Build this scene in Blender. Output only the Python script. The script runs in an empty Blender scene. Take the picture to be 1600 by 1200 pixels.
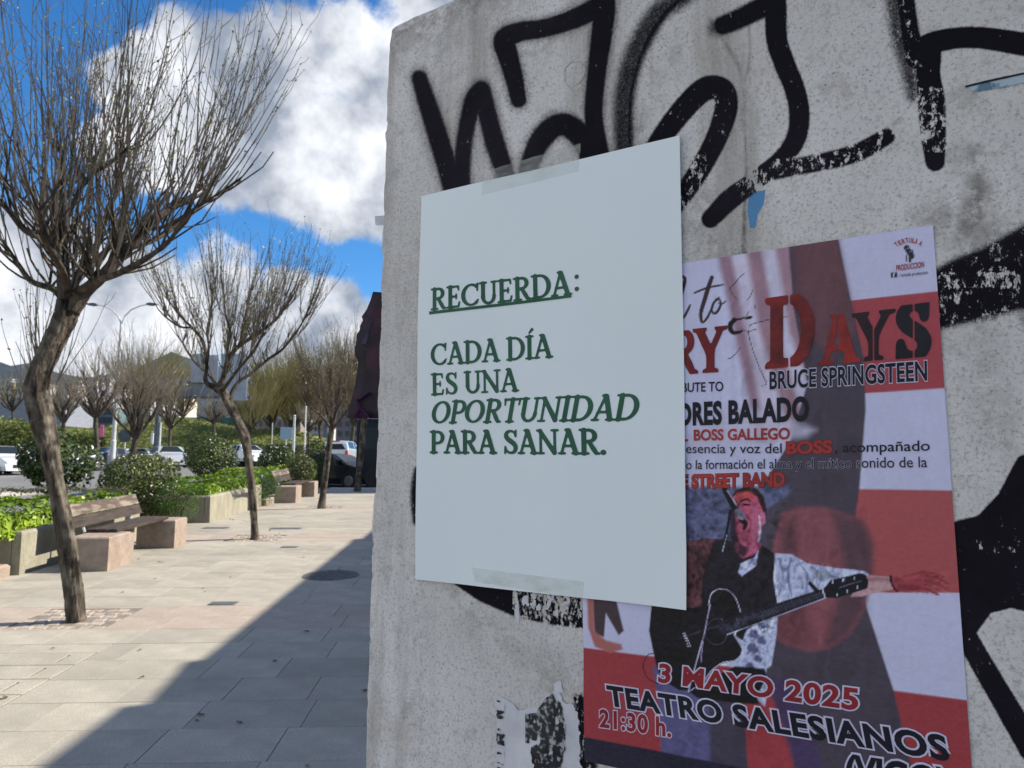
import bpy, math, random
import numpy as np
from mathutils import Matrix, Vector

# ------------------------------------------------------------------ camera, sky, sun, exposure
FPX = 1130.0                      # focal length in photo pixels (photo 1600 x 1200)
CAM_H = 1.5
PITCH = math.atan(135 / FPX)
YAW = math.atan(52 / (82 * math.sin(PITCH) + FPX * math.cos(PITCH)))
CR = np.array([math.cos(YAW), -math.sin(YAW), 0.0])
CF = np.array([math.sin(YAW) * math.cos(PITCH), math.cos(YAW) * math.cos(PITCH), math.sin(PITCH)])
CU = np.cross(CR, CF)
CC = np.array([0.0, 0.0, CAM_H])
SUN_ELEV = math.radians(40)
SUN_AZ = math.radians(13)         # measured from +X towards +Y

scene = bpy.context.scene
COL = scene.collection
cam_data = bpy.data.cameras.new('camera')
cam = bpy.data.objects.new('camera', cam_data)
COL.objects.link(cam)
M = Matrix(((CR[0], CU[0], -CF[0], 0), (CR[1], CU[1], -CF[1], 0), (CR[2], CU[2], -CF[2], CAM_H), (0, 0, 0, 1)))
cam.matrix_world = M
cam_data.sensor_width = 36
cam_data.lens = FPX / 1600 * 36
cam_data.clip_start = 0.05
cam_data.clip_end = 6000
cam_data.dof.use_dof = True
cam_data.dof.focus_distance = 0.98
cam_data.dof.aperture_fstop = 15.0
scene.camera = cam

world = bpy.data.worlds.new('World')
scene.world = world
world.use_nodes = True
SKY_STRENGTH = 0.085
scene.view_settings.view_transform = 'Standard'
scene.view_settings.look = 'None'
scene.view_settings.gamma = 1
scene.view_settings.use_curve_mapping = False
scene.view_settings.exposure = 0.95

sun_data = bpy.data.lights.new('sun', 'SUN')
sun_data.energy = 4.4
sun_data.angle = math.radians(0.53)
sun_data.color = (1.0, 0.91, 0.77)
sun = bpy.data.objects.new('sun', sun_data)
COL.objects.link(sun)
sdir = Vector((math.cos(SUN_ELEV) * math.cos(SUN_AZ), math.cos(SUN_ELEV) * math.sin(SUN_AZ), math.sin(SUN_ELEV)))
sun.rotation_euler = sdir.to_track_quat('Z', 'Y').to_euler()
sun.location = (30, 10, 30)


def px_ray(x, y):
    return CR * (x - 800) + CU * (600 - y) + CF * FPX


def build_sky():
    nt = world.node_tree
    N = nt.nodes
    L = nt.links
    N.clear()
    out = N.new('ShaderNodeOutputWorld')
    bg = N.new('ShaderNodeBackground')
    bg.inputs['Strength'].default_value = SKY_STRENGTH
    sky = N.new('ShaderNodeTexSky')
    sky.sky_type = 'NISHITA'
    sky.sun_disc = False
    sky.sun_elevation = SUN_ELEV
    sky.sun_rotation = math.pi / 2 - SUN_AZ
    sky.altitude = 50
    sky.air_density = 1.0
    sky.dust_density = 0.2
    sky.ozone_density = 6.0
    tc = N.new('ShaderNodeTexCoord')

    def math_(op, a, b=None, clamp=False):
        n = N.new('ShaderNodeMath')
        n.operation = op
        n.use_clamp = clamp
        for i, v in enumerate((a, b)):
            if v is None:
                continue
            if isinstance(v, (int, float)):
                n.inputs[i].default_value = v
            else:
                L.new(v, n.inputs[i])
        return n.outputs[0]

    # warp the direction a little so that cloud outlines billow
    nz = N.new('ShaderNodeTexNoise')
    nz.inputs['Scale'].default_value = 5.0
    nz.inputs['Detail'].default_value = 6
    nz.inputs['Roughness'].default_value = 0.6
    L.new(tc.outputs['Generated'], nz.inputs['Vector'])
    sub = N.new('ShaderNodeVectorMath')
    sub.operation = 'SUBTRACT'
    L.new(nz.outputs['Color'], sub.inputs[0])
    sub.inputs[1].default_value = (0.5, 0.5, 0.5)
    sc = N.new('ShaderNodeVectorMath')
    sc.operation = 'SCALE'
    L.new(sub.outputs[0], sc.inputs[0])
    sc.inputs['Scale'].default_value = 0.13
    add = N.new('ShaderNodeVectorMath')
    add.operation = 'ADD'
    L.new(tc.outputs['Generated'], add.inputs[0])
    L.new(sc.outputs[0], add.inputs[1])
    nrm = N.new('ShaderNodeVectorMath')
    nrm.operation = 'NORMALIZE'
    L.new(add.outputs[0], nrm.inputs[0])
    wdir = nrm.outputs[0]

    # cloud heaps: centre in the sky and angular radius (degrees)
    heaps = []
    for (x, y, r) in [(540, 215, 7.0), (520, 290, 4.6), (470, 110, 5.0), (560, 85, 4.4), (430, 190, 6), (300, 110, 4.0), (360, 150, 5), (230, 150, 3.2),
                      (600, 270, 6), (430, 270, 4.6), (340, 240, 5), (260, 240, 4), (190, 260, 3), (680, 150, 8),
                      (530, 490, 3.6), (460, 470, 3.0), (600, 520, 4.2), (390, 520, 4), (330, 480, 5.2), (200, 500, 6.5), (90, 480, 6), (0, 500, 7),
                      (-150, 430, 9), (700, 560, 7), (60, 540, 6), (480, 550, 5), (550, 570, 5), (900, 300, 9), (-400, 300, 7), (20, 390, 4)]:
        d = px_ray(x, y)
        heaps.append((d / np.linalg.norm(d), r))
    for (az, el, r) in [(155, 28, 16), (178, 50, 18), (195, 22, 17), (215, 45, 20), (228, 20, 18), (255, 25, 18), (255, 58, 18), (285, 28, 16), (300, 50, 12), (340, 30, 12), (20, 22, 8)]:  # cloud heaps out of view, added mainly to brighten the shaded wall
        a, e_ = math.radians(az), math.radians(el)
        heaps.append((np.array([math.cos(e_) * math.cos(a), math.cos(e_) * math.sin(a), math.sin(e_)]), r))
    acc = None
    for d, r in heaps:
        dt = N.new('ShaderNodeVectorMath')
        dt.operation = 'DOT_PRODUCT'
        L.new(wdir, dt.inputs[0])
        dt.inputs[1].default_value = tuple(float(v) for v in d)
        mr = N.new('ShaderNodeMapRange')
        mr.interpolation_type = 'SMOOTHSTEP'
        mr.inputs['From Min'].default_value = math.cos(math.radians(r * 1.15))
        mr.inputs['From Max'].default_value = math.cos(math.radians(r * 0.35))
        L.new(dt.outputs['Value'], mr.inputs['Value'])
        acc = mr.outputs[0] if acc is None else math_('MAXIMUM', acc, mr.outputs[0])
    # fine break-up of the cloud edge
    n2 = N.new('ShaderNodeTexNoise')
    n2.inputs['Scale'].default_value = 13.0
    n2.inputs['Detail'].default_value = 9
    n2.inputs['Roughness'].default_value = 0.62
    L.new(tc.outputs['Generated'], n2.inputs['Vector'])
    m = math_('ADD', acc, math_('MULTIPLY', math_('SUBTRACT', n2.outputs['Fac'], 0.5), 2.0))
    mr = N.new('ShaderNodeMapRange')
    mr.interpolation_type = 'SMOOTHSTEP'
    mr.inputs['From Min'].default_value = 0.26
    mr.inputs['From Max'].default_value = 0.84
    L.new(m, mr.inputs['Value'])
    # body shading of the cloud
    n3 = N.new('ShaderNodeTexNoise')
    n3.inputs['Scale'].default_value = 9.0
    n3.inputs['Detail'].default_value = 7
    n3.inputs['Roughness'].default_value = 0.55
    mp = N.new('ShaderNodeMapping')
    mp.inputs['Location'].default_value = (0.02, 0.01, 0.05)
    L.new(tc.outputs['Generated'], mp.inputs['Vector'])
    L.new(mp.outputs[0], n3.inputs['Vector'])
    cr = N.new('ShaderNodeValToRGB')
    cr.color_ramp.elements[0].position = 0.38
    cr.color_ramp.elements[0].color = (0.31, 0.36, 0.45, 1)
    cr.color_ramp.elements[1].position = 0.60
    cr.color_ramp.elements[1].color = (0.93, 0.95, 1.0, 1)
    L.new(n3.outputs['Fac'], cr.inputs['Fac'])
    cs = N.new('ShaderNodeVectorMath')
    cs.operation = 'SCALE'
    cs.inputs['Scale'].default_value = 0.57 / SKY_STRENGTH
    L.new(cr.outputs[0], cs.inputs[0])
    mix = N.new('ShaderNodeMix')
    mix.data_type = 'RGBA'
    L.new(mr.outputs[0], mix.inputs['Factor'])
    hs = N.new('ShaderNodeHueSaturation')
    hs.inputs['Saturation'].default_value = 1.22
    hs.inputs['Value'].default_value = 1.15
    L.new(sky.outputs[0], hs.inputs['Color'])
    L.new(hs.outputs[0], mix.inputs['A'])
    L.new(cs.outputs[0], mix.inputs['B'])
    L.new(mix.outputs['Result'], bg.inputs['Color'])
    L.new(bg.outputs[0], out.inputs['Surface'])


build_sky()

# ------------------------------------------------------------------ geometry of the place
S = 0.0464505                     # the plaza climbs away from the camera
VP = px_ray(-1050, 735)
VP[2] = 0
VP /= np.linalg.norm(VP)
WE = -VP                          # along the wall, to the right
WN = np.array([WE[1], -WE[0], 0.0])
if WN @ CF > 0:
    WN = -WN
WD = 0.89                         # distance of the wall


def gz(x, y):
    if y <= 20:
        return S * y
    if y <= 90:
        return S * 20 + (S - 0.02) * (y - 20)
    return S * 20 + (S - 0.02) * 70


def ground_px(px, py):
    r = px_ray(px, py)
    t = CAM_H / (-(r[2] - S * r[1]))
    P = CC + r * t
    if 0 < P[1] <= 20:
        return Vector(P)
    lo, hi = 0.5, 400.0
    for _ in range(60):
        mid = (lo + hi) / 2
        P = CC + r * (mid / r[1])
        if P[2] > gz(P[0], P[1]):
            lo = mid
        else:
            hi = mid
    return Vector(P)


def at(px, py, Y):
    r = px_ray(px, py)
    return Vector(CC + r * (Y / r[1]))


def wall_st(px, py, off=0.0):
    r = px_ray(px, py)
    t = (-(WD - off)) / (r @ WN)
    P = r * t
    return float(P @ WE), float(P[2])


def wall_pt(s, t, off=0.0):
    P = CC + WE * s - WN * (WD - off)
    return (P[0], P[1], CAM_H + t)


def wall_arr(s, t, off=0.0):
    s = np.asarray(s, float)
    t = np.asarray(t, float)
    off = np.zeros_like(s) + off
    P = np.empty(s.shape + (3,))
    for k in range(3):
        P[..., k] = CC[k] + WE[k] * s - WN[k] * (WD - off)
    P[..., 2] = CAM_H + t
    return P


def project(P):
    v = P - CC
    z = v @ CF
    return 800 + FPX * (v @ CR) / z, 600 - FPX * (v @ CU) / z


# ------------------------------------------------------------------ object helpers
def tag(o, label=None, cat=None, group=None, kind=None):
    if label:
        o['label'] = label
    if cat:
        o['category'] = cat
    if group:
        o['group'] = group
    if kind:
        o['kind'] = kind
    return o


def empty(name, loc, label=None, cat=None, group=None, rz=0, kind=None):
    o = bpy.data.objects.new(name, None)
    o.empty_display_size = 0.2
    o.location = loc
    o.rotation_euler = (0, 0, rz)
    COL.objects.link(o)
    tag(o, label, cat, group, kind)
    return o


def add_obj(name, mesh, mat=None, parent=None, loc=None):
    o = bpy.data.objects.new(name, mesh)
    COL.objects.link(o)
    if mat is not None and len(mesh.materials) == 0:
        mesh.materials.append(mat)
    if parent is not None:
        o.parent = parent
    if loc is not None:
        o.location = loc
    return o


class MB:
    """collects vertices and faces of one mesh"""

    def __init__(self):
        self.v = []
        self.f = []

    def box(self, x0, x1, y0, y1, z0, z1, bev=0.0, slope=0.0):
        if bev <= 0:
            b = len(self.v)
            for z in (z0, z1):
                for (x, y) in ((x0, y0), (x1, y0), (x1, y1), (x0, y1)):
                    self.v.append((x, y, z + slope * y))
            self.f += [(b + 3, b + 2, b + 1, b), (b + 4, b + 5, b + 6, b + 7)]
            for i in range(4):
                j = (i + 1) % 4
                self.f.append((b + i, b + j, b + 4 + j, b + 4 + i))
            return
        rings = [(0, z0), (0, z1 - bev), (bev, z1)]
        b = len(self.v)
        for ins, z in rings:
            for (x, y) in ((x0 + ins, y0 + ins), (x1 - ins, y0 + ins), (x1 - ins, y1 - ins), (x0 + ins, y1 - ins)):
                self.v.append((x, y, z + slope * y))
        self.f.append((b + 3, b + 2, b + 1, b))
        for r in range(2):
            for i in range(4):
                j = (i + 1) % 4
                self.f.append((b + r * 4 + i, b + r * 4 + j, b + r * 4 + 4 + j, b + r * 4 + 4 + i))
        self.f.append((b + 8, b + 9, b + 10, b + 11))

    def tube(self, pts, rad, n=5, cap=True, wob=0.0, rng=None):
        pts = [Vector(p) for p in pts]
        if isinstance(rad, (int, float)):
            rad = [rad] * len(pts)
        b = len(self.v)
        prev = None
        for i, p in enumerate(pts):
            if i == 0:
                d = pts[1] - pts[0]
            elif i == len(pts) - 1:
                d = pts[-1] - pts[-2]
            else:
                d = pts[i + 1] - pts[i - 1]
            if d.length < 1e-9:
                d = Vector((0, 0, 1))
            d.normalize()
            if prev is None:
                ref = Vector((1, 0, 0)) if abs(d.x) < 0.9 else Vector((0, 1, 0))
                u = d.cross(ref).normalized()
            else:
                u = (prev - d * prev.dot(d))
                if u.length < 1e-6:
                    u = d.cross(Vector((0, 1, 0.1)))
                u.normalize()
            prev = u
            w = d.cross(u)
            for k in range(n):
                a = 2 * math.pi * k / n
                r = rad[i]
                if wob and rng:
                    r *= 1 + wob * (rng.random() - 0.5)
                q = p + u * (math.cos(a) * r) + w * (math.sin(a) * r)
                self.v.append((q.x, q.y, q.z))
        for i in range(len(pts) - 1):
            for k in range(n):
                k2 = (k + 1) % n
                a0 = b + i * n
                self.f.append((a0 + k, a0 + k2, a0 + n + k2, a0 + n + k))
        if cap:
            self.f.append(tuple(b + k for k in reversed(range(n))))
            e = b + (len(pts) - 1) * n
            self.f.append(tuple(e + k for k in range(n)))

    def quad(self, a, b_, c, d):
        b = len(self.v)
        self.v += [tuple(a), tuple(b_), tuple(c), tuple(d)]
        self.f.append((b, b + 1, b + 2, b + 3))

    def poly(self, pts):
        b = len(self.v)
        self.v += [tuple(p) for p in pts]
        self.f.append(tuple(range(b, b + len(pts))))

    def prism(self, pts2, fn0, fn1):
        """polygon with the two mappings fn0(p), fn1(p) as its end faces"""
        b = len(self.v)
        n = len(pts2)
        self.v += [tuple(fn0(p)) for p in pts2] + [tuple(fn1(p)) for p in pts2]
        self.f.append(tuple(b + i for i in reversed(range(n))))
        self.f.append(tuple(b + n + i for i in range(n)))
        for i in range(n):
            j = (i + 1) % n
            self.f.append((b + i, b + j, b + n + j, b + n + i))

    def mesh(self, name, smooth=False):
        m = bpy.data.meshes.new(name)
        m.from_pydata([tuple(map(float, v)) for v in self.v], [], self.f)
        if smooth:
            m.polygons.foreach_set('use_smooth', [True] * len(m.polygons))
        m.update()
        return m

    def build(self, name, mat, parent=None, smooth=False, loc=None):
        return add_obj(name, self.mesh(name, smooth), mat, parent, loc)


def copy_tree(o, parent=None):
    c = o.copy()
    COL.objects.link(c)
    if parent is not None:
        c.parent = parent
    for ch in list(o.children):
        copy_tree(ch, c)
    return c


# ------------------------------------------------------------------ materials
def new_mat(name):
    m = bpy.data.materials.new(name)
    m.use_nodes = True
    nt = m.node_tree
    bsdf = nt.nodes['Principled BSDF']
    return m, nt, bsdf


def noisy(name, c1, c2, scale=8.0, detail=5, rough=0.8, bump=0.0, bscale=None, coord='Object', spec=0.3, lo=0.35, hi=0.65,
          speck=None, speck_scale=200, rnd=0.0, stretch=None, metal=0.0, island=0.0, stain=None):
    m, nt, b = new_mat(name)
    N, L = nt.nodes, nt.links
    tc = N.new('ShaderNodeTexCoord')
    src = tc.outputs[coord]
    if stretch:
        mp = N.new('ShaderNodeMapping')
        mp.inputs['Scale'].default_value = stretch
        L.new(src, mp.inputs['Vector'])
        src = mp.outputs[0]
    nz = N.new('ShaderNodeTexNoise')
    nz.inputs['Scale'].default_value = scale
    nz.inputs['Detail'].default_value = detail
    nz.inputs['Roughness'].default_value = 0.6
    L.new(src, nz.inputs['Vector'])
    cr = N.new('ShaderNodeValToRGB')
    cr.color_ramp.elements[0].position = lo
    cr.color_ramp.elements[1].position = hi
    cr.color_ramp.elements[0].color = (*c1, 1)
    cr.color_ramp.elements[1].color = (*c2, 1)
    L.new(nz.outputs['Fac'], cr.inputs['Fac'])
    colr = cr.outputs[0]

    def mixc(a, bcol, fac_socket, mode='MIX'):
        mx = N.new('ShaderNodeMix')
        mx.data_type = 'RGBA'
        mx.blend_type = mode
        L.new(a, mx.inputs['A'])
        if isinstance(bcol, tuple):
            mx.inputs['B'].default_value = (*bcol, 1)
        else:
            L.new(bcol, mx.inputs['B'])
        if isinstance(fac_socket, float):
            mx.inputs['Factor'].default_value = fac_socket
        else:
            L.new(fac_socket, mx.inputs['Factor'])
        return mx.outputs['Result']

    if speck:
        n2 = N.new('ShaderNodeTexNoise')
        n2.inputs['Scale'].default_value = speck_scale
        n2.inputs['Detail'].default_value = 2
        L.new(src, n2.inputs['Vector'])
        r2 = N.new('ShaderNodeMapRange')
        r2.inputs['From Min'].default_value = 0.52
        r2.inputs['From Max'].default_value = 0.66
        L.new(n2.outputs['Fac'], r2.inputs['Value'])
        colr = mixc(colr, speck, r2.outputs[0])
    if stain:
        n4 = N.new('ShaderNodeTexNoise')
        n4.inputs['Scale'].default_value = stain[1]
        n4.inputs['Detail'].default_value = 6
        g = N.new('ShaderNodeTexCoord')
        gg = N.new('ShaderNodeNewGeometry')
        L.new(gg.outputs['Position'], n4.inputs['Vector'])
        r4 = N.new('ShaderNodeMapRange')
        r4.inputs['From Min'].default_value = 0.5
        r4.inputs['From Max'].default_value = 0.72
        r4.inputs['To Max'].default_value = stain[2]
        L.new(n4.outputs['Fac'], r4.inputs['Value'])
        colr = mixc(colr, stain[0], r4.outputs[0])
    if rnd or island:
        if rnd:
            oi = N.new('ShaderNodeObjectInfo')
            rs = oi.outputs['Random']
            amt = rnd
        else:
            ge = N.new('ShaderNodeNewGeometry')
            rs = ge.outputs['Random Per Island']
            amt = island
        mr = N.new('ShaderNodeMapRange')
        mr.inputs['To Min'].default_value = 1 - amt
        mr.inputs['To Max'].default_value = 1 + amt
        L.new(rs, mr.inputs['Value'])
        vm = N.new('ShaderNodeVectorMath')
        vm.operation = 'SCALE'
        L.new(colr, vm.inputs[0])
        L.new(mr.outputs[0], vm.inputs['Scale'])
        colr = vm.outputs[0]
    L.new(colr, b.inputs['Base Color'])
    b.inputs['Roughness'].default_value = rough
    b.inputs['Specular IOR Level'].default_value = spec
    b.inputs['Metallic'].default_value = metal
    if bump:
        bn = N.new('ShaderNodeTexNoise')
        bn.inputs['Scale'].default_value = bscale or scale * 4
        bn.inputs['Detail'].default_value = 4
        L.new(src, bn.inputs['Vector'])
        bp = N.new('ShaderNodeBump')
        bp.inputs['Strength'].default_value = 1.0
        bp.inputs['Distance'].default_value = bump
        L.new(bn.outputs['Fac'], bp.inputs['Height'])
        L.new(bp.outputs[0], b.inputs['Normal'])
    return m


def flat(name, c, rough=0.6, spec=0.3, metal=0.0, coat=0.0):
    d = tuple(v * 0.93 for v in c)
    m = noisy(name, d, c, scale=3.0, rough=rough, spec=spec, metal=metal)
    if coat:
        b = m.node_tree.nodes['Principled BSDF']
        b.inputs['Coat Weight'].default_value = coat
        b.inputs['Coat Roughness'].default_value = 0.05
    return m


def leafmat(name, c1, c2, rough=0.45, trans=0.25):
    m = noisy(name, c1, c2, scale=2.2, rough=rough, spec=0.5, island=0.45)
    nt = m.node_tree
    b = nt.nodes['Principled BSDF']
    out = nt.nodes['Material Output']
    tr = nt.nodes.new('ShaderNodeBsdfTranslucent')
    src = b.inputs['Base Color'].links[0].from_socket
    nt.links.new(src, tr.inputs['Color'])
    mx = nt.nodes.new('ShaderNodeMixShader')
    mx.inputs[0].default_value = trans
    nt.links.new(b.outputs[0], mx.inputs[1])
    nt.links.new(tr.outputs[0], mx.inputs[2])
    nt.links.new(mx.outputs[0], out.inputs['Surface'])
    return m


MAT = {}
MAT['slab'] = noisy('granite_slab', (.315, .29, .242), (.405, .375, .315), scale=3.5, rough=0.85, bump=0.0012, bscale=160,
                    speck=(.25, .24, .22), speck_scale=110, rnd=0.10, stain=((.22, .21, .18), 1.3, 0.5))
MAT['slab_pink'] = noisy('pink_granite', (.33, .285, .24), (.41, .36, .305), scale=4, rough=0.85, bump=0.0012, bscale=160,
                         speck=(.25, .17, .15), speck_scale=110, rnd=0.08, stain=((.33, .27, .24), 1.6, 0.4))
MAT['joint'] = noisy('joint_sand', (.15, .14, .12), (.24, .22, .19), scale=20, rough=0.95)
MAT['asphalt'] = noisy('asphalt', (.15, .15, .15), (.21, .21, .205), scale=1.2, rough=0.9, speck=(.09, .09, .09), speck_scale=60)
MAT['kerb'] = noisy('kerb_granite', (.36, .35, .32), (.47, .45, .41), scale=3, rough=0.85, speck=(.22, .2, .2), speck_scale=90)
MAT['island'] = noisy('island_paving', (.3, .27, .23), (.38, .34, .3), scale=2, rough=0.9)
MAT['linepaint'] = noisy('road_paint', (.6, .6, .58), (.75, .75, .72), scale=6, rough=0.7)
MAT['earth'] = noisy('earth', (.06, .05, .03), (.13, .10, .06), scale=3, rough=0.95)
MAT['grass'] = noisy('grass_bank', (.06, .075, .018), (.15, .16, .045), scale=1.1, detail=8, rough=0.9, lo=.3, hi=.7)
MAT['planter'] = noisy('cast_concrete', (.24, .225, .17), (.34, .32, .25), scale=6, rough=0.9, bump=0.002, bscale=60,
                       speck=(.22, .21, .17), speck_scale=70, stretch=(1, 1, .45))
MAT['planter_top'] = noisy('concrete_rim', (.32, .3, .26), (.4, .38, .33), scale=6, rough=0.9)
MAT['block'] = noisy('bench_granite', (.27, .215, .175), (.38, .31, .26), scale=9, rough=0.85, bump=0.001, bscale=120,
                     speck=(.2, .14, .12), speck_scale=140)
MAT['wood'] = noisy('weathered_wood', (.028, .022, .02), (.075, .058, .05), scale=5, rough=0.8, bump=0.001, bscale=40, stretch=(8, .8, 8))
MAT['wood_pale'] = noisy('peeling_wood', (.09, .068, .058), (.25, .21, .175), scale=3, rough=0.8, stretch=(3, .8, 3), lo=.42, hi=.56)
MAT['iron'] = noisy('cast_iron', (.075, .072, .068), (.14, .135, .13), scale=12, rough=0.7, spec=0.4)
MAT['bark'] = noisy('tree_bark', (.010, .008, .007), (.12, .10, .078), scale=13, detail=9, rough=0.95, bump=0.030, bscale=26,
                    stretch=(1, 1, .22), lo=.36, hi=.66, stain=((.30, .27, .22), 9.0, .5))
MAT['branch'] = noisy('branch_bark', (.018, .014, .011), (.11, .09, .07), scale=14, detail=8, rough=0.95, bump=0.012, bscale=34, stretch=(1, 1, .4))
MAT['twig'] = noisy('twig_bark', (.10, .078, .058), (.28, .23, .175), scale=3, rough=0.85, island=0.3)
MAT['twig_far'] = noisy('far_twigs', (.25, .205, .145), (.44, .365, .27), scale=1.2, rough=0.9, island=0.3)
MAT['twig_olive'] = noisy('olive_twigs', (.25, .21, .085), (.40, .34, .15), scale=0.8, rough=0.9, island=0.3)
MAT['bud'] = leafmat('leaf_buds', (.20, .20, .05), (.35, .33, .10))
MAT['leaf_dark'] = leafmat('camellia_leaves', (.02, .04, .011), (.085, .12, .028), rough=0.32, trans=.12)
MAT['leaf_round'] = leafmat('laurel_leaves', (.035, .055, .012), (.13, .155, .032), rough=0.35, trans=.15)
MAT['leaf_yellow'] = leafmat('yellow_leaves', (.12, .16, .02), (.26, .27, .04), rough=0.4)
MAT['leaf_ivy'] = leafmat('ivy_leaves', (.09, .17, .010), (.30, .42, .035), rough=0.35, trans=.3)
MAT['leaf_shrub'] = leafmat('shrub_leaves', (.045, .12, .02), (.12, .22, .04), rough=0.5, trans=.3)
MAT['leaf_hedge'] = leafmat('hedge_leaves', (.05, .06, .03), (.15, .16, .08), rough=0.6)
MAT['leaf_bank'] = leafmat('bank_leaves', (.11, .14, .03), (.24, .26, .065), rough=0.6)
MAT['steel'] = noisy('galvanised_steel', (.42, .44, .45), (.55, .57, .58), scale=4, rough=0.5, spec=.5)
MAT['steel_dark'] = noisy('dark_steel', (.07, .09, .11), (.11, .135, .16), scale=4, rough=0.5)
MAT['panel'] = noisy('sign_back', (.33, .37, .43), (.42, .46, .52), scale=2, rough=0.5)
MAT['white'] = flat('white_coating', (.78, .78, .76), 0.5)
MAT['tyre'] = flat('tyre_rubber', (.025, .025, .025), 0.85)
MAT['rim'] = flat('wheel_rim', (.2, .205, .21), 0.3, .5, .7)
MAT['glass'] = flat('car_glass', (.02, .028, .032), 0.2, .18)
MAT['lamp'] = flat('headlamp_glass', (.75, .78, .8), 0.1, .6)
MAT['tail'] = flat('tail_lamp', (.55, .02, .02), 0.2, .5)
MAT['plate'] = flat('number_plate', (.7, .7, .68), 0.5)
# ------------------------------------------------------------------ ground, roads, paving
def sheet(name, xs, ys, dz, mat, kind='structure', parent=None):
    mb = MB()
    for y in ys:
        for x in xs:
            mb.v.append((x, y, gz(x, y) + dz))
    nx = len(xs)
    for j in range(len(ys) - 1):
        for i in range(nx - 1):
            mb.f.append((j * nx + i, j * nx + i + 1, (j + 1) * nx + i + 1, (j + 1) * nx + i))
    o = mb.build(name, mat, parent)
    if parent is None:
        tag(o, kind=kind)
    return o


YS = [-30, -10, 0, 10, 20, 25, 30, 40, 60, 90, 200, 700]
sheet('ground', [-700, -60, -20, -12, -7, -5.3, 0, 10, 60, 700], YS, -0.13, MAT['earth'])
sheet('road', [-12.2, -7.6], [-20, 0, 10, 20, 21.6], -0.10, MAT['asphalt'])
sheet('far_road', [-60, -17.4], [-20, 0, 20, 40, 60, 88], -0.10, MAT['asphalt'])
sheet('cross_street', [-17.39, -12, -4.0, 8, 30], [21.61, 25, 30, 40, 60, 88], -0.096, MAT['asphalt'])
sheet('traffic_island', [-17.2, -12.4], [-10, 0, 10, 20, 21.5], 0.0, MAT['island'])
o = MB()
for (xa, xb) in ((-12.4, -12.2), (-17.4, -17.2)):
    for j in range(8):
        ya, yb = -4 + j * 3.2, -4 + j * 3.2 + 3.19
        o.box(xa, xb, ya, yb, -0.12, 0.015, 0.02, slope=S)
tag(o.build('island_kerb', MAT['kerb']), kind='structure')
o = MB()
for j in range(12):
    o.box(-7.6, -7.4, -4 + j * 2.2, -4 + j * 2.2 + 2.19, -0.12, 0.02, 0.02, slope=S)
tag(o.build('plaza_kerb', MAT['kerb']), kind='structure')
o = MB()
for j in range(9):
    xa = -4.3 + j * 1.2
    o.box(xa, xa + 1.195, 21.3, 21.5, -0.1 + 0, 0.006, 0.015, slope=S)
tag(o.build('end_kerb', MAT['kerb']), kind='structure')
o = MB()
for j in range(9):
    y0 = 26 + j * 6
    for (xa) in (-21.5, -26):
        o.quad((xa, y0, gz(0, y0) - .094), (xa + .15, y0, gz(0, y0) - .094), (xa + .15, y0 + 3, gz(0, y0 + 3) - .094), (xa, y0 + 3, gz(0, y0 + 3) - .094))
tag(o.build('lane_marking', MAT['linepaint']), kind='structure')
# planting bed behind the planters
sheet('plant_bed', [-7.4, -5.35], [-10, 0, 10, 20, 21.4], 0.06, MAT['earth'])

pave = sheet('pavement', [-5.34, 0, 8], [-12, 0, 10, 21.3], -0.005, MAT['joint'])
GAP = 0.004
rows = []
y = 5.93 - 24 * 0.3917
k = 0
yb = [5.93 + 4.7 * i for i in range(-4, 5)]
bounds = []
for b0 in yb:
    bounds.append((b0, b0 + 0.385, 'p'))
    bounds.append((b0 + 0.385, b0 + 0.77, 'p'))
    for i in range(10):
        bounds.append((b0 + 0.77 + i * 0.393, b0 + 0.77 + (i + 1) * 0.393, 'g'))
bounds = [b for b in bounds if b[0] > -11.5 and b[1] < 21.31]
# things let into the paving: (x0, x1, y0, y1)
PITS = [(-3.69, -2.91, 5.96, 6.62), (-3.65, -2.9, 10.66, 11.32), (-3.62, -2.88, 15.35, 15.9)]
UTIL = (-4.3, -2.63, 3.955, 5.325)
HOLES = PITS + [UTIL]
rng = random.Random(5)
cand = []
for (y0, y1, kd) in bounds:
    xs = -5.33 + rng.random() * 0.0
    x = -5.33 - rng.random() * 0.55
    while x < 7.9:
        w = rng.choice((0.6, 0.6, 0.6, 0.8, 0.48)) if kd == 'g' else rng.choice((0.8, 0.6, 0.9))
        a, b = max(x, -5.33), min(x + w, 7.95)
        x += w
        if b - a < 0.12:
            continue
        rects = [(a, b, y0, y1)]
        for (hx0, hx1, hy0, hy1) in HOLES:
            nr = []
            for (a_, b_, c_, d_) in rects:
                if b_ <= hx0 or a_ >= hx1 or d_ <= hy0 or c_ >= hy1:
                    nr.append((a_, b_, c_, d_))
                    continue
                if a_ < hx0:
                    nr.append((a_, hx0, c_, d_))
                if b_ > hx1:
                    nr.append((hx1, b_, c_, d_))
                ia, ib = max(a_, hx0), min(b_, hx1)
                if c_ < hy0:
                    nr.append((ia, ib, c_, hy0))
                if d_ > hy1:
                    nr.append((ia, ib, hy1, d_))
            rects = nr
        for r in rects:
            if r[1] - r[0] > 0.03 and r[3] - r[2] > 0.03:
                cand.append((r, kd))


def in_view(r):
    cx, cy = (r[0] + r[1]) / 2, (r[2] + r[3]) / 2
    if cy < 2.5:
        return False
    P = np.array([cx, cy, S * cy])
    x_, y_ = project(P)
    return -60 < x_ < 610 and y_ < 1290 and cx > -5.0


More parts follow.
